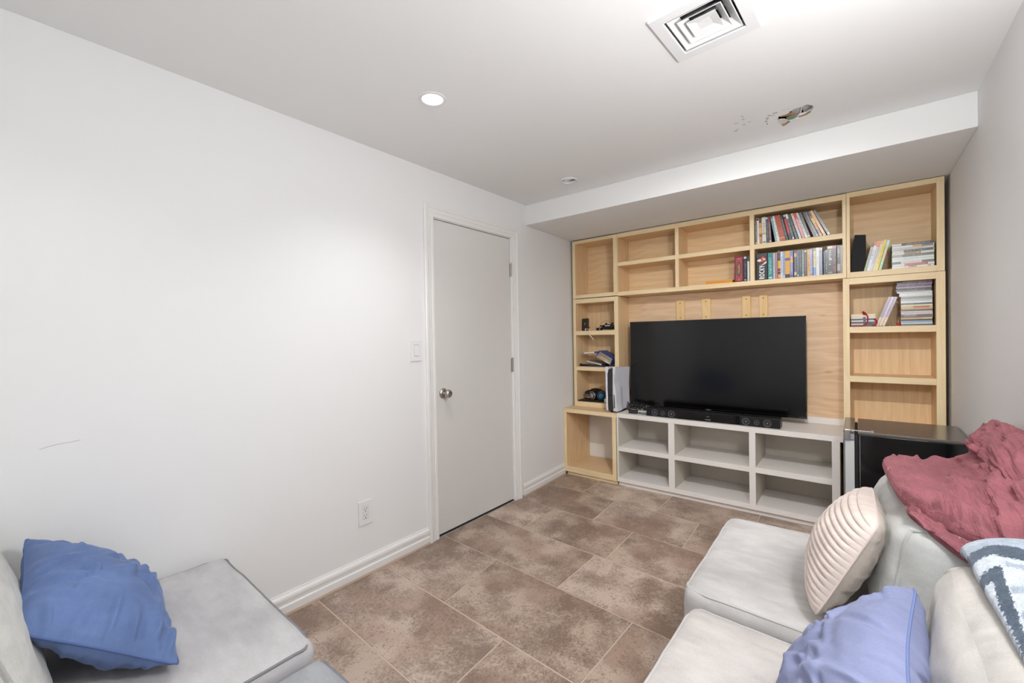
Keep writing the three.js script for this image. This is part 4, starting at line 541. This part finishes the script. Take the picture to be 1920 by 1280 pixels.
{
  // upright game console: black core between two flaring white side plates
  const t = grp('game_console', 'tall white and black game console standing upright on the cabinet', 'game console', [0.428, 0.6095, 0.405]); t.rotation.y = -0.10;
  const Hc = 0.392, D = 0.255, wht = S(0xe4e4ec, 0.45);
  // plate: grid over depth (0 front .. 1 back) and height; outer face bulges low at the front, lips flare at the top front
  const sidePlate = (sgn, bulge) => {
    const nu = 24, nv = 28, pos = [], outer = (u, v) => { const low = 1 - sstep(0.40, 0.72, v), fr = 1 - sstep(0.28, 0.62, u); return 0.034 + 0.007 * (v - 0.45) ** 2 * 4 + 0.006 * (1 - sstep(0, 0.5, u)) + bulge * low * fr; };
    const pt = (u, v, out) => { const zz = -u * D + 0.012 * Math.sin(v * 3.1) * (1 - u) * (out ? 1 : 0.6), x = out ? outer(u, v) : 0.0245; return [sgn * x, 0.012 + v * (Hc - 0.012) - 0.012 * u * (v > 0.5 ? 1 : -0.6), zz]; };
    const quad = (a, b, c, d) => { const q = sgn > 0 ? [a, b, c, a, c, d] : [a, c, b, a, d, c]; for (const p of q) pos.push(...p); };
    for (let i = 0; i < nu; i++) for (let j = 0; j < nv; j++) { const u = i / nu, U = (i + 1) / nu, v = j / nv, V = (j + 1) / nv; quad(pt(u, v, 1), pt(U, v, 1), pt(U, V, 1), pt(u, V, 1)); quad(pt(u, v, 0), pt(u, V, 0), pt(U, V, 0), pt(U, v, 0)); }
    for (let j = 0; j < nv; j++) { const v = j / nv, V = (j + 1) / nv; quad(pt(0, v, 0), pt(0, v, 1), pt(0, V, 1), pt(0, V, 0)); quad(pt(1, v, 1), pt(1, v, 0), pt(1, V, 0), pt(1, V, 1)); }
    for (let i = 0; i < nu; i++) { const u = i / nu, U = (i + 1) / nu; quad(pt(u, 1, 0), pt(u, 1, 1), pt(U, 1, 1), pt(U, 1, 0)); quad(pt(u, 0, 1), pt(u, 0, 0), pt(U, 0, 0), pt(U, 0, 1)); }
    const g = new THREE.BufferGeometry(); g.setAttribute('position', new THREE.Float32BufferAttribute(pos, 3)); g.computeVertexNormals(); return g;
  };
  part('side_plate', sidePlate(-1, 0.0), wht, t); const rp = part('side_plate', sidePlate(1, 0.018), wht, t);
  part('disc_slot', bx(0.037, 0.0405, 0.04, 0.155, -0.006, 0.0135, { r: 0.0008 }), M.black, rp);
  const core = extrude([[-0.0, 0.012], [-D + 0.012, 0.012], [-D + 0.012, Hc - 0.022], [-0.05, Hc - 0.012], [-0.012, Hc - 0.022], [0.006, Hc - 0.06], [0.008, 0.2], [0.004, 0.06]], 0.049, 0.0015).rotateY(-Math.PI / 2).translate(0.0245, 0, 0); 
  part('core', core, P(0x17181a, 0.12, { clearcoat: 0.7 }), t);
  part('usb_port', bx(-0.008, 0.008, 0.148, 0.153, 0.0065, 0.0095, { r: 0.0008 }), M.black, t);
  part('stand', lathe([[0, 0], [0.062, 0], [0.064, 0.004], [0.058, 0.012], [0, 0.013]], 36).scale(0.8, 1, 1.7).translate(0, -0.0012, -0.125), M.matte, t);
  // adapters and cables behind it
  let a = grp('power_adapter', 'small black power adapter on the cabinet beside the soundbar', 'adapter', [0.615, 0.612, 0.365]); part('body', bx(-0.036, 0.034, 0, 0.028, -0.022, 0.022, { r: 0.005, seg: 2 }), S(0x2a2a2d, 0.6), a); part('label_panel', bx(-0.02, 0.02, 0.0282, 0.0286, -0.012, 0.012, { r: 0 }), S(0x3a3a3e, 0.6), a); part('lead', tube([[0.034, 0.012, 0], [0.06, 0.008, 0.01], [0.09, 0.004, 0.012], [0.118, 0.004, 0.0]], 0.003, 24), M.cord, a);
  a = grp('white_box', 'white switch box lying between the power adapter and the soundbar', 'box', [0.69, 0.612, 0.32]); part('body', bx(-0.045, 0.045, 0, 0.022, -0.03, 0.03, { r: 0.004, seg: 2 }), M.offwhite, a); part('port_strip', bx(-0.035, 0.035, 0.006, 0.014, 0.030, 0.0306, { r: 0 }), S(0x6b6b6b, 0.5), a);
  const loops = []; for (let k = 0; k < 9; k++) { const pts = [], cx = rr(0.56, 0.68), cz = rr(0.22, 0.30), r = rr(0.025, 0.055); for (let i = 0; i < 11; i++) { const q = i / 10 * rr(6, 9) + k; pts.push([cx + r * Math.cos(q) * rr(0.8, 1.2), 0.618 + rr(0, 0.05) + k * 0.003, cz + r * 0.7 * Math.sin(q)]); } loops.push(tube(pts, rr(0.002, 0.0034), 60)); }
  const cb = single('cable_bundle', mergeGeometries(loops.map((g) => g.toNonIndexed())), M.cord, 'tangle of black cables behind the console and soundbar', 'cables'); cb.userData.kind = 'stuff';
  single('hanging_cable', tube([[0.478, 0.75, 0.06], [0.476, 0.84, 0.07], [0.480, 0.80, 0.09], [0.474, 0.74, 0.10], [0.480, 0.69, 0.12], [0.486, 0.65, 0.17], [0.500, 0.618, 0.23], [0.55, 0.6165, 0.27]], 0.0045, 60), S(0x6a4a36, 0.6), 'brown power cord hanging beside the left edge of the television', 'cord');
  single('white_cable', tube([[0.474, 0.80, 0.085], [0.478, 0.835, 0.10], [0.482, 0.85, 0.11], [0.486, 0.835, 0.115], [0.488, 0.815, 0.115]], 0.0022, 24), M.offwhite, 'short pale cable end sticking up between console and television', 'cable');
}

// ---------- soft furnishings ----------
const V3 = (a) => new THREE.Vector3(...a);
function creaseSet(s, n, o = {}) {     // puckers that start at the edges and run inwards
  const old = seed; seed = s; const L = [];
  for (let k = 0; k < n; k++) {
    const e = Math.floor(rnd() * 4), t = rr(0.06, 0.94), q = rr(-0.5, 0.5), l = rr(0.10, o.len || 0.34), d = [[1, 0], [-1, 0], [0, 1], [0, -1]][e], p = [[0, t], [1, t], [t, 0], [t, 1]][e];
    L.push([p[0], p[1], p[0] + (d[0] + (d[0] ? 0 : q)) * l, p[1] + (d[1] + (d[1] ? 0 : q)) * l, rr(0.022, 0.05), rr(0.4, 1) * (rnd() < 0.5 ? -1 : 1)]);
  }
  for (let k = 0; k < (o.inner || 0); k++) { const x = rr(0.2, 0.8), y = rr(0.2, 0.8), a = rr(0, 6.28), l = rr(0.1, 0.28); L.push([x, y, x + l * Math.cos(a), y + l * Math.sin(a), rr(0.03, 0.07), rr(0.4, 0.9) * (rnd() < 0.5 ? -1 : 1)]); }
  seed = old; return L;
}
function creases(L, u, v) {
  let h = 0;
  for (const [x0, y0, x1, y1, w, a] of L) { const dx = x1 - x0, dy = y1 - y0, l2 = dx * dx + dy * dy, t = ((u - x0) * dx + (v - y0) * dy) / l2; if (t < -0.1 || t > 1.1) continue; const c = clamp(t, 0, 1), ex = u - x0 - c * dx, ey = v - y0 - c * dy, s = (ex * dy - ey * dx) / Math.sqrt(l2) / w, r2 = (ex * ex + ey * ey) / (w * w); h += a * (1.5 * Math.exp(-r2 * 1.4) - Math.exp(-(r2) * 0.35) * 0.8) * (1 - c * 0.8); }
  return h;
}
// closed padded sheet over a base surface S(u, v); returns [front, back, edge loop]
function quilt(S, { T, Tb = T, prof, front = () => 0, back = () => 0, n = 56, m = 56, sgn = 1, scale = [0.45, 0.45] }) {
  const base = [], nor = []; const e = 1e-3;
  for (let j = 0; j <= m; j++) for (let i = 0; i <= n; i++) {
    const u = i / n, v = j / m, p = S(u, v), du = V3(S(Math.min(1, u + e), v)).sub(V3(S(Math.max(0, u - e), v))), dv = V3(S(u, Math.min(1, v + e))).sub(V3(S(u, Math.max(0, v - e))));
    base.push(V3(p)); nor.push(du.cross(dv).normalize().multiplyScalar(sgn));
  }
  const make = (side) => {
    const pos = [], uv = [], idx = [];
    for (let j = 0; j <= m; j++) for (let i = 0; i <= n; i++) { const k = j * (n + 1) + i, u = i / n, v = j / m, f = prof(u, v), h = side > 0 ? T * f + front(u, v) * Math.min(1, f * 2.5) : -(Tb * f + back(u, v) * Math.min(1, f * 2.5)); const p = base[k].clone().addScaledVector(nor[k], h); pos.push(p.x, p.y, p.z); uv.push(u * scale[0], v * scale[1]); }
    for (let j = 0; j < m; j++) for (let i = 0; i < n; i++) { const a = j * (n + 1) + i, b = a + 1, c = a + n + 1, d = c + 1; if (side * sgn > 0) idx.push(a, b, d, a, d, c); else idx.push(a, d, b, a, c, d); }
    const g = new THREE.BufferGeometry(); g.setAttribute('position', new THREE.Float32BufferAttribute(pos, 3)); g.setAttribute('uv', new THREE.Float32BufferAttribute(uv, 2)); g.setIndex(idx); g.computeVertexNormals(); return g;
  };
  const loop = []; const at = (u, v) => loop.push(S(u, v));
  for (let i = 0; i < 24; i++) at(i / 24, 0); for (let i = 0; i < 24; i++) at(1, i / 24); for (let i = 24; i > 0; i--) at(i / 24, 1); for (let i = 24; i > 0; i--) at(0, i / 24);
  return [make(1), make(-1), loop];
}
// four-cornered pillow; corners: bottom-far, top-far, bottom-near, top-near (u runs bottom to top, v far to near)
function pillowSurface(c, pinch = 0.05, sag = 0, round = 0.03) {
  const [bf, tf, bn, tn] = c.map(V3);
  return (u, v) => { const a = 2 * u - 1, b = 2 * v - 1, rk = 1 - round * Math.pow(a * b, 6) * 1.6, U = 0.5 + (a / 2) * rk * (1 - pinch * (1 - b * b)), Vv = 0.5 + (b / 2) * rk * (1 - pinch * (1 - a * a)); const p = bf.clone().multiplyScalar((1 - U) * (1 - Vv)).addScaledVector(tf, U * (1 - Vv)).addScaledVector(bn, (1 - U) * Vv).addScaledVector(tn, U * Vv); p.y -= sag * (1 - a * a) * (1 - b * b); return [p.x, p.y, p.z]; };
}
const puffy = (k = 0.62) => (u, v) => Math.pow(Math.max(0, (1 - (2 * u - 1) ** 2)), k) * Math.pow(Math.max(0, (1 - (2 * v - 1) ** 2)), k);
function netSurface(net) {             // net[v][u] control points, Catmull-Rom both ways
  const cr = (a, b, c, d, t) => 0.5 * (2 * b + (c - a) * t + (2 * a - 5 * b + 4 * c - d) * t * t + (3 * b - a - 3 * c + d) * t * t * t);
  const line = (P, t) => { const n = P.length - 1, x = clamp(t, 0, 1) * n, i = Math.min(n - 1, Math.floor(x)), f = x - i, g = (k) => (k < 0 ? [0, 1, 2].map((q) => 2 * P[0][q] - P[1][q]) : k > n ? [0, 1, 2].map((q) => 2 * P[n][q] - P[n - 1][q]) : P[k]), A = g(i - 1), Bq = g(i), C = g(i + 1), Dq = g(i + 2); return [0, 1, 2].map((q) => cr(A[q], Bq[q], C[q], Dq[q], f)); };
  return (u, v) => line(net.map((row) => line(row, u)), v);
}
// padded block with rounded edges: local point on the box -> soft position
function padBlock(w, h, d, r, o = {}) {
  const { crown = [0, 0, 0], wrinkle = 0, s = 1, warp = (p) => p, div = [40, 12, 40] } = o;
  const f = (x, y, z) => {
    const c = [clamp(x, -w / 2 + r, w / 2 - r), clamp(y, -h / 2 + r, h / 2 - r), clamp(z, -d / 2 + r, d / 2 - r)], n = new THREE.Vector3(x - c[0], y - c[1], z - c[2]); if (n.lengthSq() > 0) n.normalize();
    const p = new THREE.Vector3(...c).addScaledVector(n, r), X = 2 * p.x / w, Y = 2 * p.y / h, Z = 2 * p.z / d, q = (a) => Math.max(0, 1 - a * a);
    p.x += Math.sign(X) * n.x * n.x * crown[0] * q(Y) * q(Z); p.y += n.y * Math.abs(n.y) * crown[1] * q(X) * q(Z); p.z += n.z * Math.abs(n.z) * crown[2] * q(X) * q(Y);
    if (wrinkle) { const k = wrinkle * (N2(p.x * 7 + s, p.z * 7 + p.y * 6, s) * 1.6 + N2(p.x * 19 + p.y * 17, p.z * 15 + s, s + 3) * 0.5); p.addScaledVector(n, k); }
    return warp(p);
  };
  const g = new THREE.BoxGeometry(w, h, d, ...div), P2 = g.attributes.position, uv = g.attributes.uv, nrm = g.attributes.normal;
  for (let i = 0; i < P2.count; i++) { const x = P2.getX(i), y = P2.getY(i), z = P2.getZ(i), ax = Math.abs(nrm.getX(i)) > 0.5 ? 0 : Math.abs(nrm.getY(i)) > 0.5 ? 1 : 2; uv.setXY(i, ax === 0 ? z : x, ax === 1 ? z : y); const p = f(x, y, z); P2.setXYZ(i, p.x, p.y, p.z); }
  smoothNormals(g);
  const k = r * 0.2929, ring = (y, e = 0) => { const pts = [], N = 20, a = w / 2 - k, b = d / 2 - k; const rc = r; // rounded-corner loop at height y
    const seg = (x0, z0, x1, z1) => { for (let i = 0; i < N; i++) pts.push([lerp(x0, x1, i / N), lerp(z0, z1, i / N)]); };
    seg(-a + rc, -b, a - rc, -b); seg(a, -b + rc, a, b - rc); seg(a - rc, b, -a + rc, b); seg(-a, b - rc, -a, -b + rc);
    return pts.map(([x, z]) => { const p = f(x / a * (w / 2), y > 0 ? h / 2 - k * 0 : -h / 2, z / b * (d / 2)); return [p.x, p.y, p.z]; }); };
  const ringZ = (zs) => { const pts = [], N = 14, a = w / 2, b = h / 2; const seg = (x0, y0, x1, y1) => { for (let i = 0; i < N; i++) pts.push([lerp(x0, x1, i / N), lerp(y0, y1, i / N)]); }; seg(-a, -b, a, -b); seg(a, -b, a, b); seg(a, b, -a, b); seg(-a, b, -a, -b); return pts.map(([x, y]) => { const p = f(x, y, zs * d / 2); return [p.x, p.y, p.z]; }); };
  return { geo: g, ring, ringZ, f };
}
// plan warp: unit block of size w x d placed on four plan corners (far-left, far-right, near-right, near-left), base at y0
const planWarp = (w, d, h, y0, c) => (p) => { const u = p.x / w + 0.5, v = p.z / d + 0.5, a = (k) => (1 - u) * (1 - v) * c[0][k] + u * (1 - v) * c[1][k] + u * v * c[2][k] + (1 - u) * v * c[3][k]; return new THREE.Vector3(a(0), y0 + p.y + h / 2, a(1)); };
{
  const seatL = fabric(0xc6c4c5), seatL2 = fabric(0xa6a8ac), seatR = fabric(0xd6d3d1), seatR2 = fabric(0xdcd6d2), pipe = S(0x828286, 0.9), pipeR = S(0xc8c6c5, 0.9);  // second left seat is darker: shade on it is put into the colour
  function seat(name, label, c, y1, mat, pm, s) {
    const g = grp(name, label, 'sofa', [c[0][0], 0, c[0][1]]), w = c[1][0] - c[0][0], d = c[3][1] - c[0][1], h = 0.17, loc = c.map(([x, z]) => [x - c[0][0], z - c[0][1]]);
    const k = padBlock(w, h, d, 0.032, { crown: [0.006, 0.016, 0.006], wrinkle: 0.004, s, warp: planWarp(w, d, h, y1 - h - 0.010, loc), div: [48, 10, 48] });
    const cu = part('seat_cushion', k.geo, mat, g); part('piping', tube(k.ring(1), 0.0042, 240, true, 8), pm, cu); part('piping', tube(k.ring(-1), 0.0042, 240, true, 8), pm, cu);
    const hb = y1 - h - 0.015, b = padBlock(w - 0.01, hb - 0.02, d - 0.01, 0.02, { crown: [0.004, 0, 0.004], warp: planWarp(w, d, hb - 0.02, 0.02, loc), div: [12, 4, 12] }); part('base', b.geo, mat, g);
    for (const [x, z] of loc) part('foot', new THREE.CylinderGeometry(0.02, 0.017, 0.022, 14).translate(clamp(x, 0.06, w - 0.06) , 0.011, z < d / 2 ? z + 0.06 : z - 0.06), M.matte, g);
    return g;
  }
  seat('sofa_seat', 'grey sofa seat against the left wall with the blue pillow on it', [[0.034, 3.192], [0.846, 3.212], [0.850, 3.94], [0.034, 3.94]], 0.402, seatL, pipe, 3);
  seat('sofa_seat', 'grey sofa seat at the bottom edge beside the blue pillow seat', [[0.858, 3.208], [1.605, 3.212], [1.605, 3.94], [0.862, 3.94]], 0.372, seatL2, pipe, 9);
  seat('sofa_seat', 'pale grey sofa seat nearest the white media cabinet', [[1.598, 1.545], [2.505, 1.535], [2.505, 2.335], [1.606, 2.292]], 0.402, seatR, pipeR, 14);
  seat('sofa_seat', 'pale sofa seat at the bottom right under the lavender pillow', [[1.642, 2.304], [2.505, 2.346], [2.505, 3.165], [1.628, 3.165]], 0.365, seatR2, pipeR, 21);
  // back cushions
  const cream = fabric(0xdedfdc), cream2 = fabric(0xd6d1cb), creamL = fabric(0xdcdcd6);
  const backCushion = (label, w, h, d, r, crown, wr, s, warp, mat, p, zr = [1, -1]) => { const g = grp('back_cushion', label, 'cushion', p), k = padBlock(w, h, d, r, { crown, wrinkle: wr, s, warp, div: [26, 26, 44] }); part('cover', k.geo, mat, g); for (const z of zr) part('welt', tube(k.ringZ(z), 0.0055, 160, true, 8), mat, g); return g; };
  backCushion('pale grey back cushion under the rose blanket at the fridge end', 0.34, 0.335, 0.80, 0.06, [0.035, 0.02, 0.03], 0.016, 31, (p) => new THREE.Vector3(p.x + 0.055 * (p.y / 0.335) + 0.01 * p.z, p.y + 0.1675 - 0.02 * (p.x / 0.34) + (p.y / 0.33 + 0.5) * 0.03 * (p.z / 0.4), p.z), cream, [2.316, 0.405, 1.915]);
  backCushion('cream back cushion under the patterned throw at the bottom right', 0.30, 0.385, 0.74, 0.065, [0.03, 0.02, 0.03], 0.014, 43, (p) => new THREE.Vector3(p.x + 0.035 * (p.y / 0.385), p.y + 0.1925, p.z), cream2, [2.362, 0.372, 2.785]);
  backCushion('cream back cushion behind the blue pillow at the left edge', 0.77, 0.375, 0.20, 0.06, [0.01, 0.02, 0.02], 0.014, 57, (p) => new THREE.Vector3(p.x, p.y + 0.18, p.z + 0.10 * (p.y / 0.36)), creamL, [0.43, 0.405, 3.872]);
  // pillows
  const pillow = (label, corners, o) => {
    const org = corners[0], g = grp('throw_pillow', label, 'pillow', org), c = corners.map((p) => p.map((x, k) => x - org[k])), [a, b, loop] = quilt(pillowSurface(c, o.pinch, o.sag, o.round), { prof: puffy(o.k), n: 72, m: 72, ...o });
    part('front_panel', a, o.mat, g); part('back_panel', b, o.matB || o.mat, g); part('seam', tube(loop, o.seamR || 0.0028, 220, true, 6), o.seamMat || o.mat, g); return g;
  };
  const blueL = fabric(0x6a81b2, { sheen: 0.7 }), blueR = fabric(0x9198bd, { sheen: 0.7 }), cB = creaseSet(77, 32, { inner: 12 }), cR = creaseSet(131, 30, { inner: 11 });  // same cloth in two tints: light and shade partly put into the colour
  const wr = (L, A, s, B2 = 0.012) => (u, v) => A * creases(L, u, v) + 0.022 * N2(u * 3.2, v * 3.2, s) + B2 * N2(u * 8, v * 6, s + 5);
  pillow('blue velvet pillow leaning on the cream cushion at the left', [[0.15, 0.428, 3.455], [0.09, 0.690, 3.745], [0.715, 0.432, 3.505], [0.560, 0.602, 3.780]], { T: 0.100, Tb: 0.095, k: 0.55, sgn: 1, pinch: 0.045, mat: blueL, seamMat: S(0x54699a, 0.9), front: wr(cB, 0.027, 401), back: wr(cR, 0.012, 409) });
  pillow('lavender blue pillow in front of the right back cushions', [[1.975, 0.405, 2.45], [2.200, 0.712, 2.500], [1.935, 0.405, 2.965], [2.16, 0.69, 3.01]], { T: 0.090, Tb: 0.115, k: 0.5, sgn: -1, pinch: 0.17, round: 0.06, mat: blueR, seamMat: S(0x6f7fae, 0.9), seamR: 0.0028, front: wr(cR, 0.020, 421, 0.005), back: wr(cB, 0.010, 429) });
  const rib = (u, v) => 0.0085 * Math.pow(Math.abs(Math.sin(u * Math.PI * 17)), 0.65);
  pillow('blush pink ribbed pillow standing at the fridge end of the sofa', [[1.985, 0.425, 1.84], [2.130, 0.725, 1.82], [1.985, 0.425, 2.295], [2.138, 0.745, 2.285]], { T: 0.085, Tb: 0.07, k: 0.5, sgn: -1, pinch: 0.02, round: 0.05, n: 170, mat: fabric(0xf5e5dc, { bumpScale: 0.0003 }), matB: fabric(0xd6cbc0), front: (u, v) => rib(u, v) + 0.01 * N2(u * 3, v * 3, 441), back: wr(cB, 0.005, 449) });

  // rose blanket: folded twice and dropped on the back cushion
  const rose = new THREE.MeshPhysicalMaterial({ color: 0xa3626a, roughness: 0.95, bumpMap: waffleBump, bumpScale: 0.0022, map: rep(texSuede, 2), sheen: 0.3, sheenColor: new THREE.Color(0xd9a4a8) });
  const bl = grp('throw_blanket', 'dusty rose waffle blanket folded over the back cushion by the fridge', 'blanket', [2.3, 0.76, 1.9]), L = (p) => [p[0] - 2.3, p[1] - 0.76, p[2] - 1.9], net = (rows) => netSurface(rows.map((r) => r.map(L)));
  const roundNet = (S2) => (u, v) => { const a = 2 * u - 1, b = 2 * v - 1, k = 1 - 0.045 * Math.pow(a * b, 4) * 2.2; return S2(0.5 + a * k / 2, 0.5 + b * k / 2); };
  const flatProf = (u, v) => Math.pow(1 - Math.abs(2 * u - 1) ** 9, 0.5) * Math.pow(1 - Math.abs(2 * v - 1) ** 9, 0.5);
  const soft = (s, A) => { const c = creaseSet(s, 16, { inner: 14, len: 0.4 }); return (u, v) => 0.022 * creases(c, u, v) + A * N2(u * 4, v * 4, s) + A * 0.5 * N2(u * 9, v * 11, s + 3); };
  const top = net([
    [[2.158, 0.772, 1.585], [2.225, 0.774, 1.570], [2.300, 0.768, 1.555], [2.375, 0.777, 1.550], [2.430, 0.825, 1.570], [2.503, 0.875, 1.60]],
    [[2.158, 0.790, 1.80], [2.225, 0.790, 1.79], [2.300, 0.782, 1.79], [2.375, 0.795, 1.79], [2.432, 0.865, 1.80], [2.500, 0.905, 1.80]],
    [[2.165, 0.803, 2.00], [2.230, 0.803, 2.01], [2.300, 0.795, 2.02], [2.375, 0.810, 2.03], [2.435, 0.860, 2.03], [2.498, 0.890, 2.03]],
    [[2.176, 0.806, 2.15], [2.235, 0.800, 2.19], [2.300, 0.790, 2.22], [2.365, 0.800, 2.24], [2.425, 0.830, 2.26], [2.490, 0.850, 2.26]],
    [[2.190, 0.800, 2.215], [2.240, 0.782, 2.275], [2.300, 0.760, 2.315], [2.355, 0.758, 2.345], [2.410, 0.775, 2.37], [2.475, 0.800, 2.39]]]);
  let [a, b] = quilt(roundNet(top), { T: 0.028, Tb: 0.03, prof: flatProf, front: soft(501, 0.034), back: () => 0, n: 90, m: 90, sgn: -1, scale: [0.36, 0.75] });
  part('upper_fold', mergeGeometries([a, b]), rose, bl);
  const low = net([
    [[2.196, 0.785, 2.10], [2.270, 0.778, 2.14], [2.350, 0.768, 2.18], [2.480, 0.775, 2.22]],
    [[2.194, 0.784, 2.23], [2.250, 0.762, 2.29], [2.325, 0.735, 2.34], [2.470, 0.745, 2.40]],
    [[2.200, 0.772, 2.262], [2.252, 0.745, 2.325], [2.325, 0.712, 2.37], [2.465, 0.715, 2.43]]]);
  [a, b] = quilt(roundNet(low), { T: 0.014, Tb: 0.014, prof: flatProf, front: soft(521, 0.010), n: 60, m: 40, sgn: -1, scale: [0.36, 0.3] }); part('lower_fold', mergeGeometries([a, b]), rose, bl);
  const bump = net([
    [[2.400, 0.86, 1.59], [2.440, 0.895, 1.575], [2.470, 0.905, 1.575], [2.508, 0.885, 1.60]], [[2.395, 0.865, 1.74], [2.430, 0.925, 1.73], [2.465, 0.945, 1.73], [2.508, 0.915, 1.74]], [[2.40, 0.86, 1.92], [2.435, 0.92, 1.93], [2.465, 0.935, 1.93], [2.506, 0.905, 1.93]], [[2.41, 0.83, 2.06], [2.44, 0.85, 2.10], [2.47, 0.86, 2.11], [2.502, 0.85, 2.10]]]);
  [a, b] = quilt(bump, { T: 0.022, Tb: 0.05, prof: flatProf, front: soft(541, 0.016), n: 50, m: 60, sgn: -1, scale: [0.16, 0.5] }); part('bunched_fold', mergeGeometries([a, b]), rose, bl);

  // patterned throw
  const pat = canvasTex(1024, 1024, (g, w, h) => {
    const X = (x) => (x - 2.25) / 0.27 * w, Z = (z) => (z - 2.30) / 0.85 * h, poly = (c, p) => { g.fillStyle = c; g.beginPath(); p.forEach(([x, z], i) => (i ? g.lineTo(X(x), Z(z)) : g.moveTo(X(x), Z(z)))); g.fill(); };
    g.fillStyle = '#a9b5c3'; g.fillRect(0, 0, w, h);
    poly('#bcc6d1', [[2.25, 2.42], [2.29, 2.41], [2.31, 2.44], [2.25, 2.47]]);
    poly('#c3cad2', [[2.25, 2.56], [2.306, 2.52], [2.345, 2.56], [2.52, 2.78], [2.52, 3.15], [2.25, 3.15]]);
    poly('#9fabb9', [[2.318, 2.56], [2.34, 2.585], [2.335, 2.60], [2.312, 2.585]]); poly('#9fabb9', [[2.306, 2.655], [2.37, 2.69], [2.37, 2.72], [2.304, 2.685]]); poly('#98a5b4', [[2.302, 2.74], [2.4, 2.80], [2.4, 2.83], [2.300, 2.775]]); poly('#9fabb9', [[2.298, 2.83], [2.4, 2.89], [2.4, 2.93], [2.297, 2.87]]);
    poly('#3e4c5c', [[2.25, 2.515], [2.272, 2.500], [2.311, 2.468], [2.335, 2.478], [2.353, 2.497], [2.52, 2.70], [2.52, 2.80], [2.345, 2.570], [2.325, 2.545], [2.306, 2.521], [2.273, 2.550], [2.25, 2.565]]);
    poly('#3e4c5c', [[2.25, 2.630], [2.265, 2.618], [2.298, 2.577], [2.309, 2.580], [2.305, 2.62], [2.298, 2.73], [2.293, 2.83], [2.29, 3.0], [2.283, 3.0], [2.285, 2.84], [2.283, 2.72], [2.288, 2.632], [2.279, 2.641], [2.25, 2.668]]);
    poly('#c0c8d0', [[2.25, 2.68], [2.278, 2.655], [2.283, 2.75], [2.284, 2.9], [2.25, 2.9]]);
    const im = g.getImageData(0, 0, w, h), D = im.data, D0 = new Uint8Array(D); for (let y = 0; y < h; y++) for (let x = 0; x < w; x++) { const n = (k, s) => 15 * (vnoise(x / 9, y / 5, 4096, 4096, s) - 0.5) + k * (vnoise(x / 2, y / 2, 4096, 4096, s + 2) - 0.5), sx = clamp(Math.round(x + n(11, 621)), 0, w - 1), sy = clamp(Math.round(y + n(8, 627)), 0, h - 1), k = 34 * (vnoise(x / 5, y / 2.2, 4096, 4096, 611) - 0.5) + 20 * (vnoise(x / 40, y / 14, 4096, 4096, 613) - 0.5), o = 4 * (y * w + x), p = 4 * (sy * w + sx); D[o] = clamp(D0[p] + k, 0, 255); D[o + 1] = clamp(D0[p + 1] + k, 0, 255); D[o + 2] = clamp(D0[p + 2] + k, 0, 255); } g.putImageData(im, 0, 0);
  });
  pat.flipY = false;
  const th = grp('throw_blanket', 'fuzzy pale blue throw with slate chevrons at the right edge', 'blanket', [2.385, 0.77, 2.72]), Q = (p) => [p[0] - 2.385, p[1] - 0.77, p[2] - 2.72];
  const tn = netSurface([
    [[2.285, 0.720, 2.325], [2.34, 0.752, 2.315], [2.42, 0.775, 2.31], [2.505, 0.79, 2.31]], [[2.275, 0.770, 2.44], [2.34, 0.800, 2.43], [2.42, 0.805, 2.43], [2.503, 0.815, 2.43]],
    [[2.275, 0.778, 2.60], [2.34, 0.806, 2.60], [2.42, 0.812, 2.60], [2.503, 0.82, 2.60]], [[2.283, 0.775, 2.80], [2.34, 0.80, 2.80], [2.42, 0.81, 2.80], [2.503, 0.82, 2.80]], [[2.29, 0.765, 3.10], [2.34, 0.78, 3.11], [2.42, 0.79, 3.12], [2.50, 0.80, 3.12]]].map((r) => r.map(Q)));
  const fz = rep(texWeave, 3); [a, b] = quilt(tn, { T: 0.016, Tb: 0.02, prof: flatProf, front: (u, v) => 0.008 * N2(u * 4, v * 7, 631), n: 60, m: 80, sgn: -1, scale: [1, 1] });
  for (const g of [a, b]) { const p = g.attributes.position, uv = g.attributes.uv; for (let i = 0; i < p.count; i++) uv.setXY(i, (p.getX(i) + 2.385 - 2.25) / 0.27, (p.getZ(i) + 2.72 - 2.30) / 0.85); }
  const ft = new THREE.MeshPhysicalMaterial({ color: 0xffffff, roughness: 1, map: pat, bumpMap: fz, bumpScale: 0.001, sheen: 0.6, sheenColor: new THREE.Color(0xdfe6ee) });
  part('woven_top', a, ft, th); part('woven_back', b, ft, th);
}

renderer.render(scene, camera);
